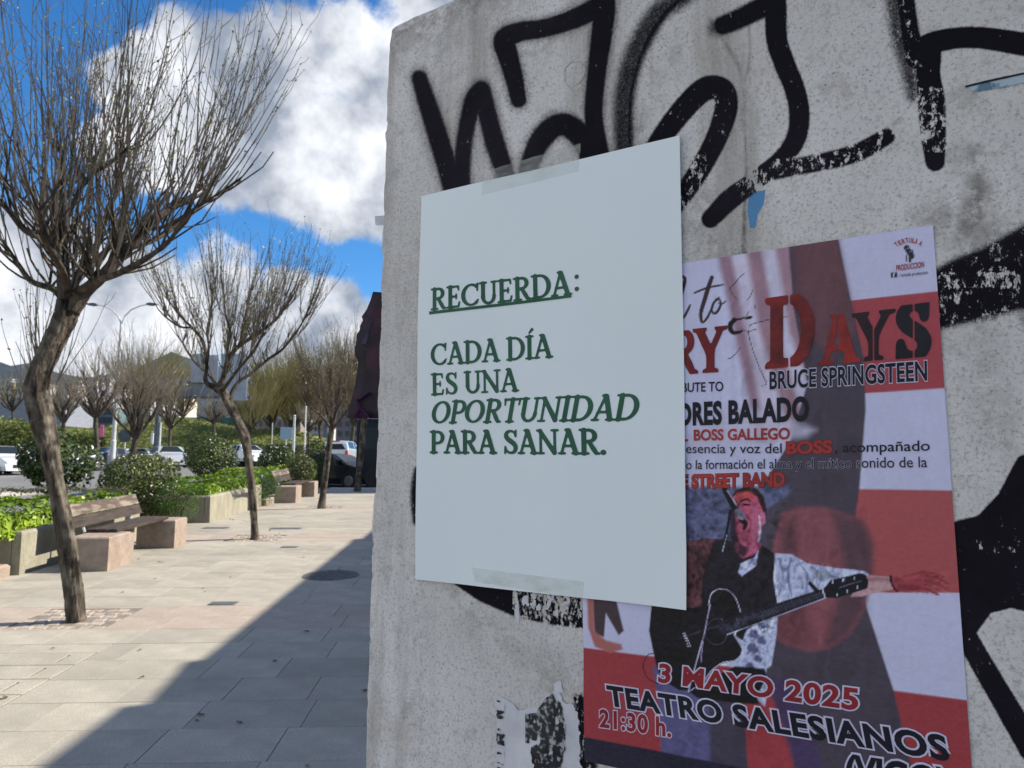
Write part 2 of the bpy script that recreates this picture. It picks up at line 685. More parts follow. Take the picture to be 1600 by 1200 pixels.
seen = [c for c in cand if in_view(c[0])]
seen.sort(key=lambda c: c[0][2])
own = seen[:296]
rest = [c for c in cand if c not in own]
mesh_cache = {}
for (r, kd) in own:
    w, l = round(r[1] - r[0], 2), round(r[3] - r[2], 3)
    key = (w, l, kd)
    if key not in mesh_cache:
        mb = MB()
        mb.box(GAP / 2, w - GAP / 2, GAP / 2, l - GAP / 2, -0.009, 0.0, 0.001)
        m = mb.mesh('slab')
        m.materials.append(MAT['slab_pink'] if kd == 'p' else MAT['slab'])
        mesh_cache[key] = m
    o = bpy.data.objects.new('slab', mesh_cache[key])
    COL.objects.link(o)
    o.parent = pave
    o.location = (r[0], r[2], S * r[2] + rng.uniform(-0.0008, 0.0008))
    o.rotation_euler = (math.atan(S), 0, 0)
for kd, mt in (('g', MAT['slab']), ('p', MAT['slab_pink'])):
    mb = MB()
    for (r, k2) in rest:
        if k2 == kd:
            mb.box(r[0] + GAP / 2, r[1] - GAP / 2, r[2] + GAP / 2, r[3] - GAP / 2, -0.009, 0.0, 0.001, slope=S)
    tag(mb.build('slab', mt, pave), kind='stuff')

# ------------------------------------------------------------------ tree pits, covers
cob = MB()
cob.box(-0.046, 0.046, -0.046, 0.046, -0.02, 0.0, 0.010)
cobm = cob.mesh('cobble')
cobm.materials.append(MAT['slab_pink'])
for pi, (x0, x1, y0, y1) in enumerate(PITS):
    lab = ['cobbled tree pit round the nearest tree trunk, with a long trunk shadow across it',
           'cobbled tree pit round the second tree along the plaza', 'small cobbled tree pit round the thin third tree'][pi]
    e = empty('tree_pit', (x0, y0, S * y0), lab, 'tree pit')
    mb = MB()
    mb.box(0, x1 - x0, 0, y1 - y0, -0.06, -0.020, slope=S)
    mb.build('sand_bed', MAT['earth'], e)
    nx, ny = int((x1 - x0) / 0.1), int((y1 - y0) / 0.1)
    sx, sy = (x1 - x0) / nx, (y1 - y0) / ny
    for j in range(ny):
        for i in range(nx):
            cx, cy = (i + .5 + (.25 if j % 2 else -.05)) * sx, (j + .5) * sy
            if cx > x1 - x0 - .03:
                continue
            tx, ty = -3.26 - x0, [6.21, 10.92, 15.6][pi] - y0
            if math.hypot(cx - tx, cy - ty) < 0.12:
                continue
            if rng.random() < .05:
                continue
            c = bpy.data.objects.new('cobble', cobm)
            COL.objects.link(c)
            c.parent = e
            c.location = (cx, cy, S * cy + rng.uniform(-.004, .004))
            c.rotation_euler = (rng.uniform(-.05, .09), rng.uniform(-.07, .07), rng.uniform(-.12, .12))
            c.scale = (sx / .1 * rng.uniform(.92, 1.03), sy / .1 * rng.uniform(.92, 1.0), 1)

e = empty('utility_cover', (UTIL[0], UTIL[2], S * UTIL[2]), 'long utility cover of narrow granite panels let into the paving at the lower left', 'cover')
mb = MB()
mb.box(0, UTIL[1] - UTIL[0], 0, UTIL[3] - UTIL[2], -0.05, -0.02, slope=S)
mb.build('frame', MAT['iron'], e)
for i in range(5):
    l = (UTIL[3] - UTIL[2]) / 5
    w = UTIL[1] - UTIL[0]
    ya, yb_ = i * l + .005, (i + 1) * l - .005
    hx = w - .17
    mb = MB()   # panel cut round its lifting slot
    mb.box(.006, hx, ya, yb_, -0.019, 0.001, 0.002, slope=S)
    mb.box(hx + .022, w - .012, ya, yb_, -0.019, 0.001, 0.002, slope=S)
    mb.box(hx, hx + .022, ya, ya + .055, -0.019, 0.0, 0, slope=S)
    mb.box(hx, hx + .022, yb_ - .055, yb_, -0.019, 0.0, 0, slope=S)
    mb.build('panel', MAT['slab'], e)

mh = ground_px(517, 899)
e = empty('manhole', tuple(mh), 'round cast iron manhole cover in the shaded paving', 'manhole')
e.rotation_euler = (math.atan(S), 0, 0)
mb = MB()
ring = [(math.cos(a) * .30, math.sin(a) * .30) for a in [2 * math.pi * i / 40 for i in range(40)]]
mb.prism(ring, lambda p: (p[0], p[1], -0.005), lambda p: (p[0], p[1], 0.004))
mb.build('frame', MAT['iron'], e)
mb = MB()
ring = [(math.cos(a) * .26, math.sin(a) * .26) for a in [2 * math.pi * i / 40 for i in range(40)]]
mb.prism(ring, lambda p: (p[0], p[1], 0.0041), lambda p: (p[0], p[1], 0.007))
cv = mb.build('cover', MAT['iron'], e)
mb = MB()
for i in range(-4, 5):
    for j in range(-4, 5):
        if math.hypot(i, j) < 4.4:
            mb.box(i * .052 - .018, i * .052 + .018, j * .052 - .018, j * .052 + .018, .0072, .010)
mb.build('raised_stud', MAT['iron'], cv)
for (cx, cy, w, l, lab) in [(-2.28, 6.78, .24, .13, 'small rectangular iron drain cover beside the pink paving band'),
                            (-4.28, 12.2, .40, .2, 'iron drain grating between planter and second tree'),
                            (-3.12, 12.1, .50, .2, 'iron drain grating right of the second tree'),
                            (-2.55, 10.1, .22, .12, 'tiny iron cover in the sunlit paving beyond the manhole')]:
    e = empty('drain_cover', (cx, cy, S * cy), lab, 'drain cover')
    mb = MB()
    mb.box(-w / 2, w / 2, -l / 2, l / 2, -.005, .003, slope=S)
    mb.build('frame', MAT['iron'], e)
    mb = MB()
    for i in range(8):
        xa = -w / 2 + .015 + i * (w - .03) / 8
        mb.box(xa, xa + (w - .03) / 8 * .55, -l / 2 + .015, l / 2 - .015, .0032, .008, slope=S)
    mb.build('bar', MAT['steel_dark'], e)

# ------------------------------------------------------------------ the concrete wall with graffiti
def catmull(P, n=8):
    P = [np.array(p, float) for p in P]
    Q = [2 * P[0] - P[1]] + P + [2 * P[-1] - P[-2]]
    out = []
    for i in range(1, len(Q) - 2):
        for k in range(n):
            t = k / n
            a, b, c, d = Q[i - 1], Q[i], Q[i + 1], Q[i + 2]
            out.append(0.5 * (2 * b + (c - a) * t + (2 * a - 5 * b + 4 * c - d) * t * t + (3 * b - a - 3 * c + d) * t ** 3))
    out.append(P[-1])
    return out


def stroke_sd(X, Y, pts, smooth=True, pad=40):
    """signed distance to a stroke of varying width; pts = (x, y, width). Returns array (large outside)"""
    P = catmull(pts) if smooth and len(pts) > 2 else [np.array(p, float) for p in pts]
    out = np.full(X.shape, 1e3)
    wmax = max(p[2] for p in P)
    x0, x1 = min(p[0] for p in P) - wmax - pad, max(p[0] for p in P) + wmax + pad
    y0, y1 = min(p[1] for p in P) - wmax - pad, max(p[1] for p in P) + wmax + pad
    idx = np.nonzero((X > x0) & (X < x1) & (Y > y0) & (Y < y1))[0]
    if len(idx) == 0:
        return out
    xs, ys = X[idx], Y[idx]
    best = np.full(len(idx), 1e3)
    for a, b in zip(P[:-1], P[1:]):
        dx, dy = b[0] - a[0], b[1] - a[1]
        L2 = dx * dx + dy * dy + 1e-9
        t = np.clip(((xs - a[0]) * dx + (ys - a[1]) * dy) / L2, 0, 1)
        d = np.hypot(xs - a[0] - t * dx, ys - a[1] - t * dy) - (a[2] + (b[2] - a[2]) * t) / 2
        best = np.minimum(best, d)
    out[idx] = best
    return out


def poly_sd(X, Y, pts, pad=30):
    out = np.full(X.shape, 1e3)
    xs_, ys_ = [p[0] for p in pts], [p[1] for p in pts]
    idx = np.nonzero((X > min(xs_) - pad) & (X < max(xs_) + pad) & (Y > min(ys_) - pad) & (Y < max(ys_) + pad))[0]
    if len(idx) == 0:
        return out
    xs, ys = X[idx], Y[idx]
    d = np.full(len(idx), 1e3)
    inside = np.zeros(len(idx), bool)
    n = len(pts)
    for i in range(n):
        ax, ay = pts[i]
        bx, by = pts[(i + 1) % n]
        dx, dy = bx - ax, by - ay
        t = np.clip(((xs - ax) * dx + (ys - ay) * dy) / (dx * dx + dy * dy + 1e-9), 0, 1)
        d = np.minimum(d, np.hypot(xs - ax - t * dx, ys - ay - t * dy))
        cond = ((ay > ys) != (by > ys))
        with np.errstate(divide='ignore', invalid='ignore'):
            xi = (bx - ax) * (ys - ay) / (by - ay + 1e-12) + ax
        inside ^= cond & (xs < xi)
    out[idx] = np.where(inside, -d, d)
    return out


def ss(sd, soft):
    t = np.clip(0.5 - sd / (2 * soft), 0, 1)
    return t * t * (3 - 2 * t)


_r = np.random.RandomState(3)


def vnoise(x, y, scale, seed=0):
    """smooth value noise on the wall, numpy only"""
    rs = np.random.RandomState(seed)
    T = rs.rand(64, 64)
    u, v = x * scale, y * scale
    iu, iv = np.floor(u).astype(int), np.floor(v).astype(int)
    fu, fv = u - iu, v - iv
    fu, fv = fu * fu * (3 - 2 * fu), fv * fv * (3 - 2 * fv)
    a = T[iv % 64, iu % 64]
    b = T[iv % 64, (iu + 1) % 64]
    c = T[(iv + 1) % 64, iu % 64]
    d = T[(iv + 1) % 64, (iu + 1) % 64]
    return (a * (1 - fu) + b * fu) * (1 - fv) + (c * (1 - fu) + d * fu) * fv


def fbm(x, y, scale, seed=0, oct=4):
    r = 0
    a = 0.5
    for i in range(oct):
        r = r + a * vnoise(x, y, scale * 2 ** i, seed + i)
        a *= 0.5
    return r / (1 - 0.5 ** oct)


def grid_mesh(name, P, smooth=True):
    """P: (rows, cols, 3)"""
    nr, nc = P.shape[:2]
    m = bpy.data.meshes.new(name)
    m.vertices.add(nr * nc)
    m.vertices.foreach_set('co', P.reshape(-1).astype(np.float32))
    i = np.arange(nr * nc).reshape(nr, nc)
    q = np.stack([i[:-1, :-1], i[:-1, 1:], i[1:, 1:], i[1:, :-1]], -1).reshape(-1, 4)
    m.loops.add(q.size)
    m.loops.foreach_set('vertex_index', q.reshape(-1).astype(np.int32))
    m.polygons.add(len(q))
    m.polygons.foreach_set('loop_start', (np.arange(len(q)) * 4).astype(np.int32))
    m.update(calc_edges=True)
    m.polygons.foreach_set('use_smooth', np.full(len(q), smooth))
    m.validate()
    return m


def set_col(m, name, arr):
    a = m.color_attributes.new(name, 'FLOAT_COLOR', 'POINT')
    a.data.foreach_set('color', arr.reshape(-1).astype(np.float32))


def wall_material():
    m, nt, b = new_mat('painted_concrete')
    N, L = nt.nodes, nt.links
    at_ = N.new('ShaderNodeAttribute')
    at_.attribute_name = 'marks'
    sep = N.new('ShaderNodeSeparateColor')
    L.new(at_.outputs['Color'], sep.inputs[0])
    black, flake, stain, blue = sep.outputs[0], sep.outputs[1], sep.outputs[2], at_.outputs['Alpha']
    tc = N.new('ShaderNodeTexCoord')
    V = tc.outputs['Object']

    def nz(scale, det, rough=0.6, stretch=None):
        src = V
        if stretch:
            mp = N.new('ShaderNodeMapping')
            mp.inputs['Scale'].default_value = stretch
            L.new(V, mp.inputs['Vector'])
            src = mp.outputs[0]
        n = N.new('ShaderNodeTexNoise')
        n.inputs['Scale'].default_value = scale
        n.inputs['Detail'].default_value = det
        n.inputs['Roughness'].default_value = rough
        L.new(src, n.inputs['Vector'])
        return n.outputs['Fac']

    def rng_(v, a, b_, c=0.0, d=1.0, smooth=True):
        n = N.new('ShaderNodeMapRange')
        if smooth:
            n.interpolation_type = 'SMOOTHSTEP'
        n.inputs['From Min'].default_value = a
        n.inputs['From Max'].default_value = b_
        n.inputs['To Min'].default_value = c
        n.inputs['To Max'].default_value = d
        L.new(v, n.inputs['Value'])
        return n.outputs[0]

    def mth(op, a, b_=None, clamp=False):
        n = N.new('ShaderNodeMath')
        n.operation = op
        n.use_clamp = clamp
        for i, v in enumerate((a, b_)):
            if v is None:
                continue
            if isinstance(v, (int, float)):
                n.inputs[i].default_value = v
            else:
                L.new(v, n.inputs[i])
        return n.outputs[0]

    def mix(a, bb, f):
        n = N.new('ShaderNodeMix')
        n.data_type = 'RGBA'
        for s_, v in (('A', a), ('B', bb)):
            if isinstance(v, tuple):
                n.inputs[s_].default_value = (*v, 1)
            else:
                L.new(v, n.inputs[s_])
        if isinstance(f, float):
            n.inputs['Factor'].default_value = f
        else:
            L.new(f, n.inputs['Factor'])
        return n.outputs['Result']

    big = nz(2.6, 6)
    med = nz(14, 6, .65)
    fine = nz(250, 8, .84)
    grain = nz(700, 2, .8)
    streak = nz(7, 6, .7, (1, 1, .12))
    base = mix((.68, .66, .645), (.82, .80, .795), rng_(big, .35, .65))
    base = mix(base, (.76, .74, .75), rng_(med, .45, .75, 0, .6))
    base = mix(base, (.30, .28, .25), rng_(streak, .48, .74, 0, .8))
    base = mix(base, (.30, .28, .26), rng_(fine, .50, .61, 0, .72))
    base = mix(base, (.88, .87, .88), rng_(grain, .54, .68, 0, .4))
    base = mix(base, (.40, .33, .29), rng_(nz(5, 7, .7), .54, .72, 0, .5))
    base = mix(base, (.36, .34, .31), mth('MULTIPLY', rng_(nz(26, 7, .75), .52, .66), .45))
    # pits
    vo = N.new('ShaderNodeTexVoronoi')
    vo.inputs['Scale'].default_value = 130
    L.new(V, vo.inputs['Vector'])
    pit = mth('MULTIPLY', rng_(vo.outputs['Distance'], .08, .24, 1, 0), rng_(nz(14, 5, .7), .5, .62))
    base = mix(base, (.07, .062, .055), mth('MULTIPLY', pit, .5))
    # stains and mould
    sf = mth('MULTIPLY', stain, rng_(nz(38, 6, .72), .36, .58))
    base = mix(base, (.085, .068, .05), mth('MULTIPLY', sf, .85))
    # blue sticker remains
    bf = rng_(mth('ADD', blue, mth('MULTIPLY', mth('SUBTRACT', nz(60, 4), .5), .5)), .4, .55)
    base = mix(base, (.12, .30, .55), bf)
    # spray paint: torn by the grain, worn off where it flakes
    pf = mth('ADD', black, mth('MULTIPLY', mth('SUBTRACT', fine, .5), .55))
    pf = mth('ADD', pf, mth('MULTIPLY', mth('SUBTRACT', grain, .5), .5))
    pf = rng_(pf, .12, .74)
    fl2 = mth('MULTIPLY', flake, .19)
    cut = rng_(mth('ADD', nz(150, 6, .75, (1, 1, .6)), fl2), .665, .70)
    cut = mth('MAXIMUM', cut, rng_(mth('ADD', nz(48, 7, .75, (1, 1, .5)), fl2), .68, .71))
    pf = mth('MULTIPLY', pf, mth('SUBTRACT', 1.0, cut, True))
    # stray wear on every stroke
    wear = mth('MULTIPLY', rng_(nz(300, 3, .8), .70, .78), .5)
    pf = mth('MULTIPLY', pf, mth('SUBTRACT', 1.0, wear, True))
    ink = mix((.007, .006, .011), (.018, .014, .022), rng_(big, .4, .6))
    colr = mix(base, ink, pf)
    L.new(colr, b.inputs['Base Color'])
    L.new(rng_(pf, 0, 1, .9, .8), b.inputs['Roughness'])
    b.inputs['Specular IOR Level'].default_value = 0.12
    h = mth('ADD', mth('MULTIPLY', fine, .9), mth('MULTIPLY', grain, .5))
    h = mth('ADD', h, mth('MULTIPLY', med, 1.4))
    h = mth('SUBTRACT', h, mth('MULTIPLY', pit, .8))
    bp = N.new('ShaderNodeBump')
    bp.inputs['Distance'].default_value = 0.0016
    bp.inputs['Strength'].default_value = 0.8
    L.new(h, bp.inputs['Height'])
    L.new(bp.outputs[0], b.inputs['Normal'])
    return m


MAT['wall'] = wall_material()

T_TOP_L = wall_st(608, 45)[1]
edge_px = [(608, 45), (606, 60), (600, 200), (592, 460), (587, 650), (578, 830), (573, 1000), (568, 1200)]
edge_st = sorted([wall_st(*p) for p in edge_px], key=lambda q: q[1])
E_T = np.array([q[1] for q in edge_st])
E_S = np.array([q[0] for q in edge_st])
t_lo = -1.62
ts = np.concatenate([np.linspace(t_lo, -0.52, 30)[:-1], np.arange(-0.52, 0.80, 0.0016)])
ts = ts / ts[-1] * 1.0
ts = np.concatenate([np.linspace(t_lo, -0.52, 30)[:-1], np.linspace(-0.52, 1.0, 2)[:0], np.linspace(-0.52, 0.775, 810)])
us = np.concatenate([np.linspace(0, 0.945, 590), np.linspace(0.945, 2.4, 30)[1:]])
TT, UU = np.meshgrid(ts, us, indexing='ij')
chip = (fbm(TT * 0 + .3, TT, 26, 11, 4) - .5) * 0.008 + np.clip(fbm(TT * 0 + .7, TT, 60, 15, 3) - .66, 0, 1) * .05
SL = np.interp(TT, E_T, E_S) + chip * np.exp(-UU / 0.004)
# rounded, slightly rough top
top_line = T_TOP_L + 0.004 + np.clip(UU, 0, .13) * 0.03 + (fbm(UU, UU * 0, 30, 21, 4) - .5) * 0.006 - 0.003 * np.exp(-UU / .006)
SS = SL + UU
TS = np.where(TT > .6, .6 + (TT - .6) / (.775 - .6) * (top_line - .6), TT)
off = (fbm(SS, TS, 9, 31, 4) - .5) * .0018 + (fbm(SS, TS, 60, 41, 3) - .5) * .0010
edge_round = -.006 * np.exp(-(UU / .004) ** 2) - .005 * np.exp(-((top_line - TS) / .004) ** 2)
P = wall_arr(SS, TS, off + edge_round)
wm = grid_mesh('face', P)
# photo pixels of every vertex: the marks were traced in photo pixels, mapped through the wall plane
Pf = wall_arr(SS, TS, 0.0).reshape(-1, 3)
v_ = Pf - CC
zc = v_ @ CF
zc = np.where(zc < .05, 1e6, zc)
PX = 800 + FPX * (v_ @ CR) / zc
PY = 600 - FPX * (v_ @ CU) / zc
black = np.zeros(PX.shape)
flake = np.zeros(PX.shape)
stain = np.zeros(PX.shape)
blue = np.zeros(PX.shape)
STROKES = [
    # points, soft, strength, flake
    ([(655, 122, 20), (670, 168, 25), (688, 225, 27), (704, 280, 27), (716, 330, 27)], 5, 1.0, 0),
    ([(648, 125, 26), (660, 170, 30), (672, 215, 28), (686, 265, 24)], 16, .45, 0),
    ([(726, 320, 18), (722, 260, 22), (729, 200, 22), (740, 158, 26), (752, 140, 24)], 5, .95, 0),
    ([(752, 142, 26), (762, 180, 25), (774, 225, 26), (790, 275, 24), (798, 320, 24)], 5, 1.0, 0),
    ([(810, 156, 20), (803, 120, 24), (793, 85, 28), (789, 62, 30), (812, 50, 26), (850, 44, 24), (890, 32, 25), (930, 14, 28)], 4, 1.0, 0),
    ([(780, 75, 20), (788, 110, 20)], 12, .4, 0),
    ([(944, -20, 30), (944, 20, 30), (938, 70, 27), (931, 125, 24), (928, 185, 24), (938, 250, 26), (945, 300, 26)], 4, 1.0, 0),
    ([(820, 290, 24), (832, 245, 26), (850, 212, 30), (876, 194, 30), (900, 205, 32), (916, 228, 30), (930, 265, 28)], 5, 1.0, 0),
    ([(1085, -25, 26), (1062, -2, 30), (1030, 18, 30), (1004, 56, 30), (986, 100, 32), (975, 160, 33), (974, 240, 30)], 10, .66, 0.1),
    ([(1075, -10, 12), (1040, 20, 12), (1014, 60, 12), (994, 110, 10), (984, 165, 10), (984, 240, 10)], 8, .80, 0.0),
    ([(970, 110, 14), (962, 160, 14), (962, 230, 14)], 10, .35, 0.1),
    ([(1022, 232, 24), (1042, 203, 27), (1072, 166, 29), (1102, 139, 31), (1128, 140, 30), (1135, 165, 30), (1124, 205, 28),
      (1102, 250, 26), (1078, 288, 25), (1050, 325, 25)], 3.5, 1.0, 0.18),
    ([(1130, 40, 24), (1160, 27, 25), (1205, 4, 28)], 6, 1.0, 0.0),
    ([(1118, 45, 24), (1130, 44, 24)], 12, .6, 0.0),
    ([(1211, -20, 28), (1212, 20, 28), (1214, 63, 27), (1226, 100, 27), (1242, 140, 26), (1249, 178, 26), (1244, 215, 25), (1222, 248, 23),
      (1180, 282, 23), (1140, 312, 26), (1110, 342, 22)], 3.5, 1.0, 0.12),
    ([(1165, 290, 16), (1195, 272, 20), (1240, 262, 20), (1290, 252, 21), (1340, 238, 22), (1385, 214, 20)], 4, 1.0, 0.62),
    ([(1398, -20, 34), (1402, 20, 34), (1410, 66, 32), (1420, 110, 26), (1426, 150, 20)], 10, .62, 0.4),
    ([(1414, -10, 22), (1419, 30, 22), (1426, 72, 24)], 4, 1.0, 0.1),
    ([(1434, 88, 34), (1452, 82, 30), (1450, 115, 32), (1455, 155, 36), (1458, 205, 34), (1461, 252, 24)], 3, 1.0, 0.0),
    ([(1436, 80, 26), (1455, 68, 28), (1490, 60, 27), (1530, 59, 28), (1580, 66, 30), (1640, 76, 32)], 3, 1.0, 0.0),
    ([(1590, 480, 20), (1640, 520, 60)], 8, .4, .3),
    ([(1505, 985, 26), (1530, 1030, 28), (1565, 1090, 30), (1612, 1170, 34)], 3, 1.0, 0.05),
    ([(652, 735, 7), (648, 770, 9), (650, 815, 7)], 5, .8, 0.1),
]
for pts, soft, st, fl in STROKES:
    sd = stroke_sd(PX, PY, pts)
    left_ = soft <= 5 and st > .9 and pts[0][0] < 960
    a = ss(sd - 3.0, soft * (2.0 if left_ else 1.4)) * st
    if left_:
        a = np.maximum(a, ss(sd - 5, 22) * .78)
    black = np.maximum(black, a)
    flake = np.maximum(flake, np.where(sd < 8, fl, 0))
for poly, soft, st, fl in [
    ([(1455, 425), (1490, 405), (1540, 385), (1620, 340), (1640, 480), (1590, 485), (1530, 500), (1468, 514), (1450, 505)], 16, 1.0, 0.42),
    ([(1640, 690), (1590, 715), (1560, 772), (1528, 806), (1480, 818), (1490, 900), (1500, 965), (1518, 1000), (1548, 958), (1580, 950), (1640, 965)], 4, 1.0, 0.05),
    ([(690, 880), (930, 930), (930, 990), (912, 982), (855, 975), (804, 963), (776, 951), (747, 938), (712, 914)], 5, 1.0, 0.0),
    ([(895, 1085), (935, 1080), (935, 1220), (895, 1220), (905, 1180), (900, 1140)], 8, .75, 0.55),
    ([(895, 1090), (920, 1082), (920, 1118), (907, 1112)], 2, 1.0, 0.0),
]:
    sd = poly_sd(PX, PY, poly, 60)
    black = np.maximum(black, ss(sd, soft) * st)
    flake = np.maximum(flake, np.where(sd < 8, fl, 0))
flake = np.where((PX > 800) & (PX < 930) & (PY > 900) & (PY < 1000), .75, flake)
flake = np.where((PX > 1425) & (PX < 1490) & (PY > 135) & (PY < 238), .62, flake)
flake = np.where((PX > 1470) & (PX < 1640) & (PY > 425) & (PY < 450), .8, flake)
flake = np.where((PX > 1500) & (PX < 1640) & (PY > 845) & (PY < 865), .4, flake)
flake = np.where((PX > 1050) & (PX < 1105) & (PY > 240) & (PY < 330), .5, flake)
for pts, st, soft in [
    ([(1163, 190, 3), (1166, 260, 2.5), (1163, 330, 5), (1163, 420, 12)], .9, 3),
    ([(1168, 20, 3), (1172, 80, 3), (1163, 130, 3), (1155, 110, 2)], .8, 2),
    ([(1448, 230, 20), (1500, 250, 40), (1540, 235, 40)], .45, 30),
    ([(1520, 240, 20), (1530, 300, 40), (1510, 350, 50)], .8, 22),
    ([(1440, 330, 20), (1480, 340, 60), (1560, 380, 80)], .5, 30),
    ([(610, 60, 60), (700, 10, 60), (790, -20, 60)], .62, 55),
    ([(612, 60, 14), (660, 30, 12), (720, 2, 12)], .8, 14),
    ([(1110, 30, 6), (1160, 120, 5), (1158, 200, 5)], .6, 5),
    ([(1020, 60, 6), (1018, 150, 5), (1038, 150, 4)], .35, 4),
    ([(1005, 170, 20), (998, 210, 20)], .4, 14),
    ([(640, 420, 30), (650, 600, 30)], .18, 30),
    ([(1100, 320, 40), (1110, 400, 40)], .5, 30),
    ([(745, 980, 50), (900, 1060, 60)], .32, 50),
    ([(655, 950, 20), (660, 1180, 20)], .3, 20),
    ([(1530, 520, 60), (1560, 680, 60)], .3, 40),
]:
    stain = np.maximum(stain, ss(stroke_sd(PX, PY, pts, pad=120), soft) * st)
# round plaster patch: only its rim shows
sd = poly_sd(PX, PY, [(882, 118), (884, 106), (893, 97), (905, 96), (914, 103), (915, 117), (908, 128), (893, 138), (885, 131)])
stain = np.maximum(stain, ss(np.abs(sd) - .8, 1.2) * .9)
for poly in ([(1170, 302), (1196, 297), (1193, 320), (1184, 335), (1180, 356), (1172, 357), (1168, 330)],
             [(1207, 60), (1212, 62), (1213, 90), (1206, 88)]):
    blue = np.maximum(blue, ss(poly_sd(PX, PY, poly), 1.5))
marks = np.stack([black, flake, stain, blue], -1)
set_col(wm, 'marks', marks)
wall = empty('concrete_wall', wall_pt(-0.8, -CAM_H), 'pale concrete wall covered in black graffiti and carrying two posters', 'wall')
Minv = Matrix.Translation(wall.location).inverted()
fo = add_obj('face', wm, MAT['wall'], None)
fo.parent = wall
fo.matrix_parent_inverse = Minv
# body of the slab behind the face: end, top and back
mb = MB()
THK = 0.13
idx = list(range(0, len(ts), 6)) + [len(ts) - 1]
ring_f = [(SS[i, 0], TS[i, 0], float((off + edge_round)[i, 0])) for i in idx]
for (a, b_) in zip(ring_f[:-1], ring_f[1:]):
    mb.quad(wall_pt(a[0], a[1], -THK), wall_pt(a[0], a[1], a[2]), wall_pt(b_[0], b_[1], b_[2]), wall_pt(b_[0], b_[1], -THK))
nr = len(ts) - 1
jdx = list(range(0, SS.shape[1], 8)) + [SS.shape[1] - 1]
tp = [(SS[nr, j], TS[nr, j], float((off + edge_round)[nr, j])) for j in jdx]
for (a, b_) in zip(tp[:-1], tp[1:]):
    mb.quad(wall_pt(a[0], a[1], a[2]), wall_pt(b_[0], b_[1], b_[2]), wall_pt(b_[0], b_[1], -THK), wall_pt(a[0], a[1], -THK))
s1 = float(SS[nr, -1])
bk = [(p[0], p[1]) for p in ring_f] + [(p[0], p[1]) for p in tp[1:]] + [(s1, t_lo)]
mb.poly([wall_pt(p[0], p[1], -THK) for p in reversed(bk)])
mb.quad(wall_pt(s1, t_lo, 0), wall_pt(s1, t_lo, -THK), wall_pt(s1, tp[-1][1], -THK), wall_pt(s1, tp[-1][1], 0))
bo = mb.build('slab_body', MAT['wall'])
bo.parent = wall
bo.matrix_parent_inverse = Minv
# ------------------------------------------------------------------ lettering tools
def march(F, x0, y0, dx, dy):
    """flat mesh (verts2, faces) of the region F < 0, by marching squares with runs of full cells merged"""
    ny, nx = F.shape
    V, FA, cache = [], [], {}

    def vid(key, p):
        if key not in cache:
            cache[key] = len(V)
            V.append(p)
        return cache[key]

    def corner(i, j):
        return vid(('c', i, j), (x0 + i * dx, y0 + j * dy))

    def cut(i, j, i2, j2):
        k = ('e', min((i, j), (i2, j2)), max((i, j), (i2, j2)))
        a, b = F[j, i], F[j2, i2]
        t = a / (a - b)
        return vid(k, (x0 + (i + (i2 - i) * t) * dx, y0 + (j + (j2 - j) * t) * dy))

    neg = F < 0
    for j in range(ny - 1):
        i = 0
        while i < nx - 1:
            c = neg[j, i], neg[j, i + 1], neg[j + 1, i + 1], neg[j + 1, i]
            s = sum(c)
            if s == 0:
                i += 1
                continue
            if s == 4:
                k = i
                while k + 1 < nx - 1 and k - i < 6 and neg[j, k + 2] and neg[j + 1, k + 2]:
                    k += 1
                FA.append([corner(i, j), corner(k + 1, j), corner(k + 1, j + 1), corner(i, j + 1)])
                i = k + 1
                continue
            cs = [(i, j), (i + 1, j), (i + 1, j + 1), (i, j + 1)]
            poly = []
            for q in range(4):
                a, b = cs[q], cs[(q + 1) % 4]
                if c[q]:
                    poly.append(corner(*a))
                if c[q] != c[(q + 1) % 4]:
                    poly.append(cut(*a, *b))
            poly = [p for n_, p in enumerate(poly) if p not in poly[:n_]]
            if len(poly) >= 3:
                FA.append(poly)
            i += 1
    return V, FA


def seg_field(X, Y, pts):
    out = np.full(X.shape, 9.0)
    for a, b in zip(pts[:-1], pts[1:]):
        dx, dy = b[0] - a[0], b[1] - a[1]
        t = np.clip(((X - a[0]) * dx + (Y - a[1]) * dy) / (dx * dx + dy * dy + 1e-9), 0, 1)
        out = np.minimum(out, np.hypot(X - a[0] - t * dx, Y - a[1] - t * dy) - (a[2] + (b[2] - a[2]) * t) / 2)
    return out


def arc(cx, cy, rx, ry, a0, a1, thick, thin, n=22, taper=None):
    P = []
    for i in range(n + 1):
        a = math.radians(a0 + (a1 - a0) * i / n)
        w = thin + (thick - thin) * abs(math.cos(a)) ** 1.6
        if taper:
            w *= taper[0] + (taper[1] - taper[0]) * i / n
        P.append((cx + rx * math.cos(a), cy + ry * math.sin(a), w))
    return P


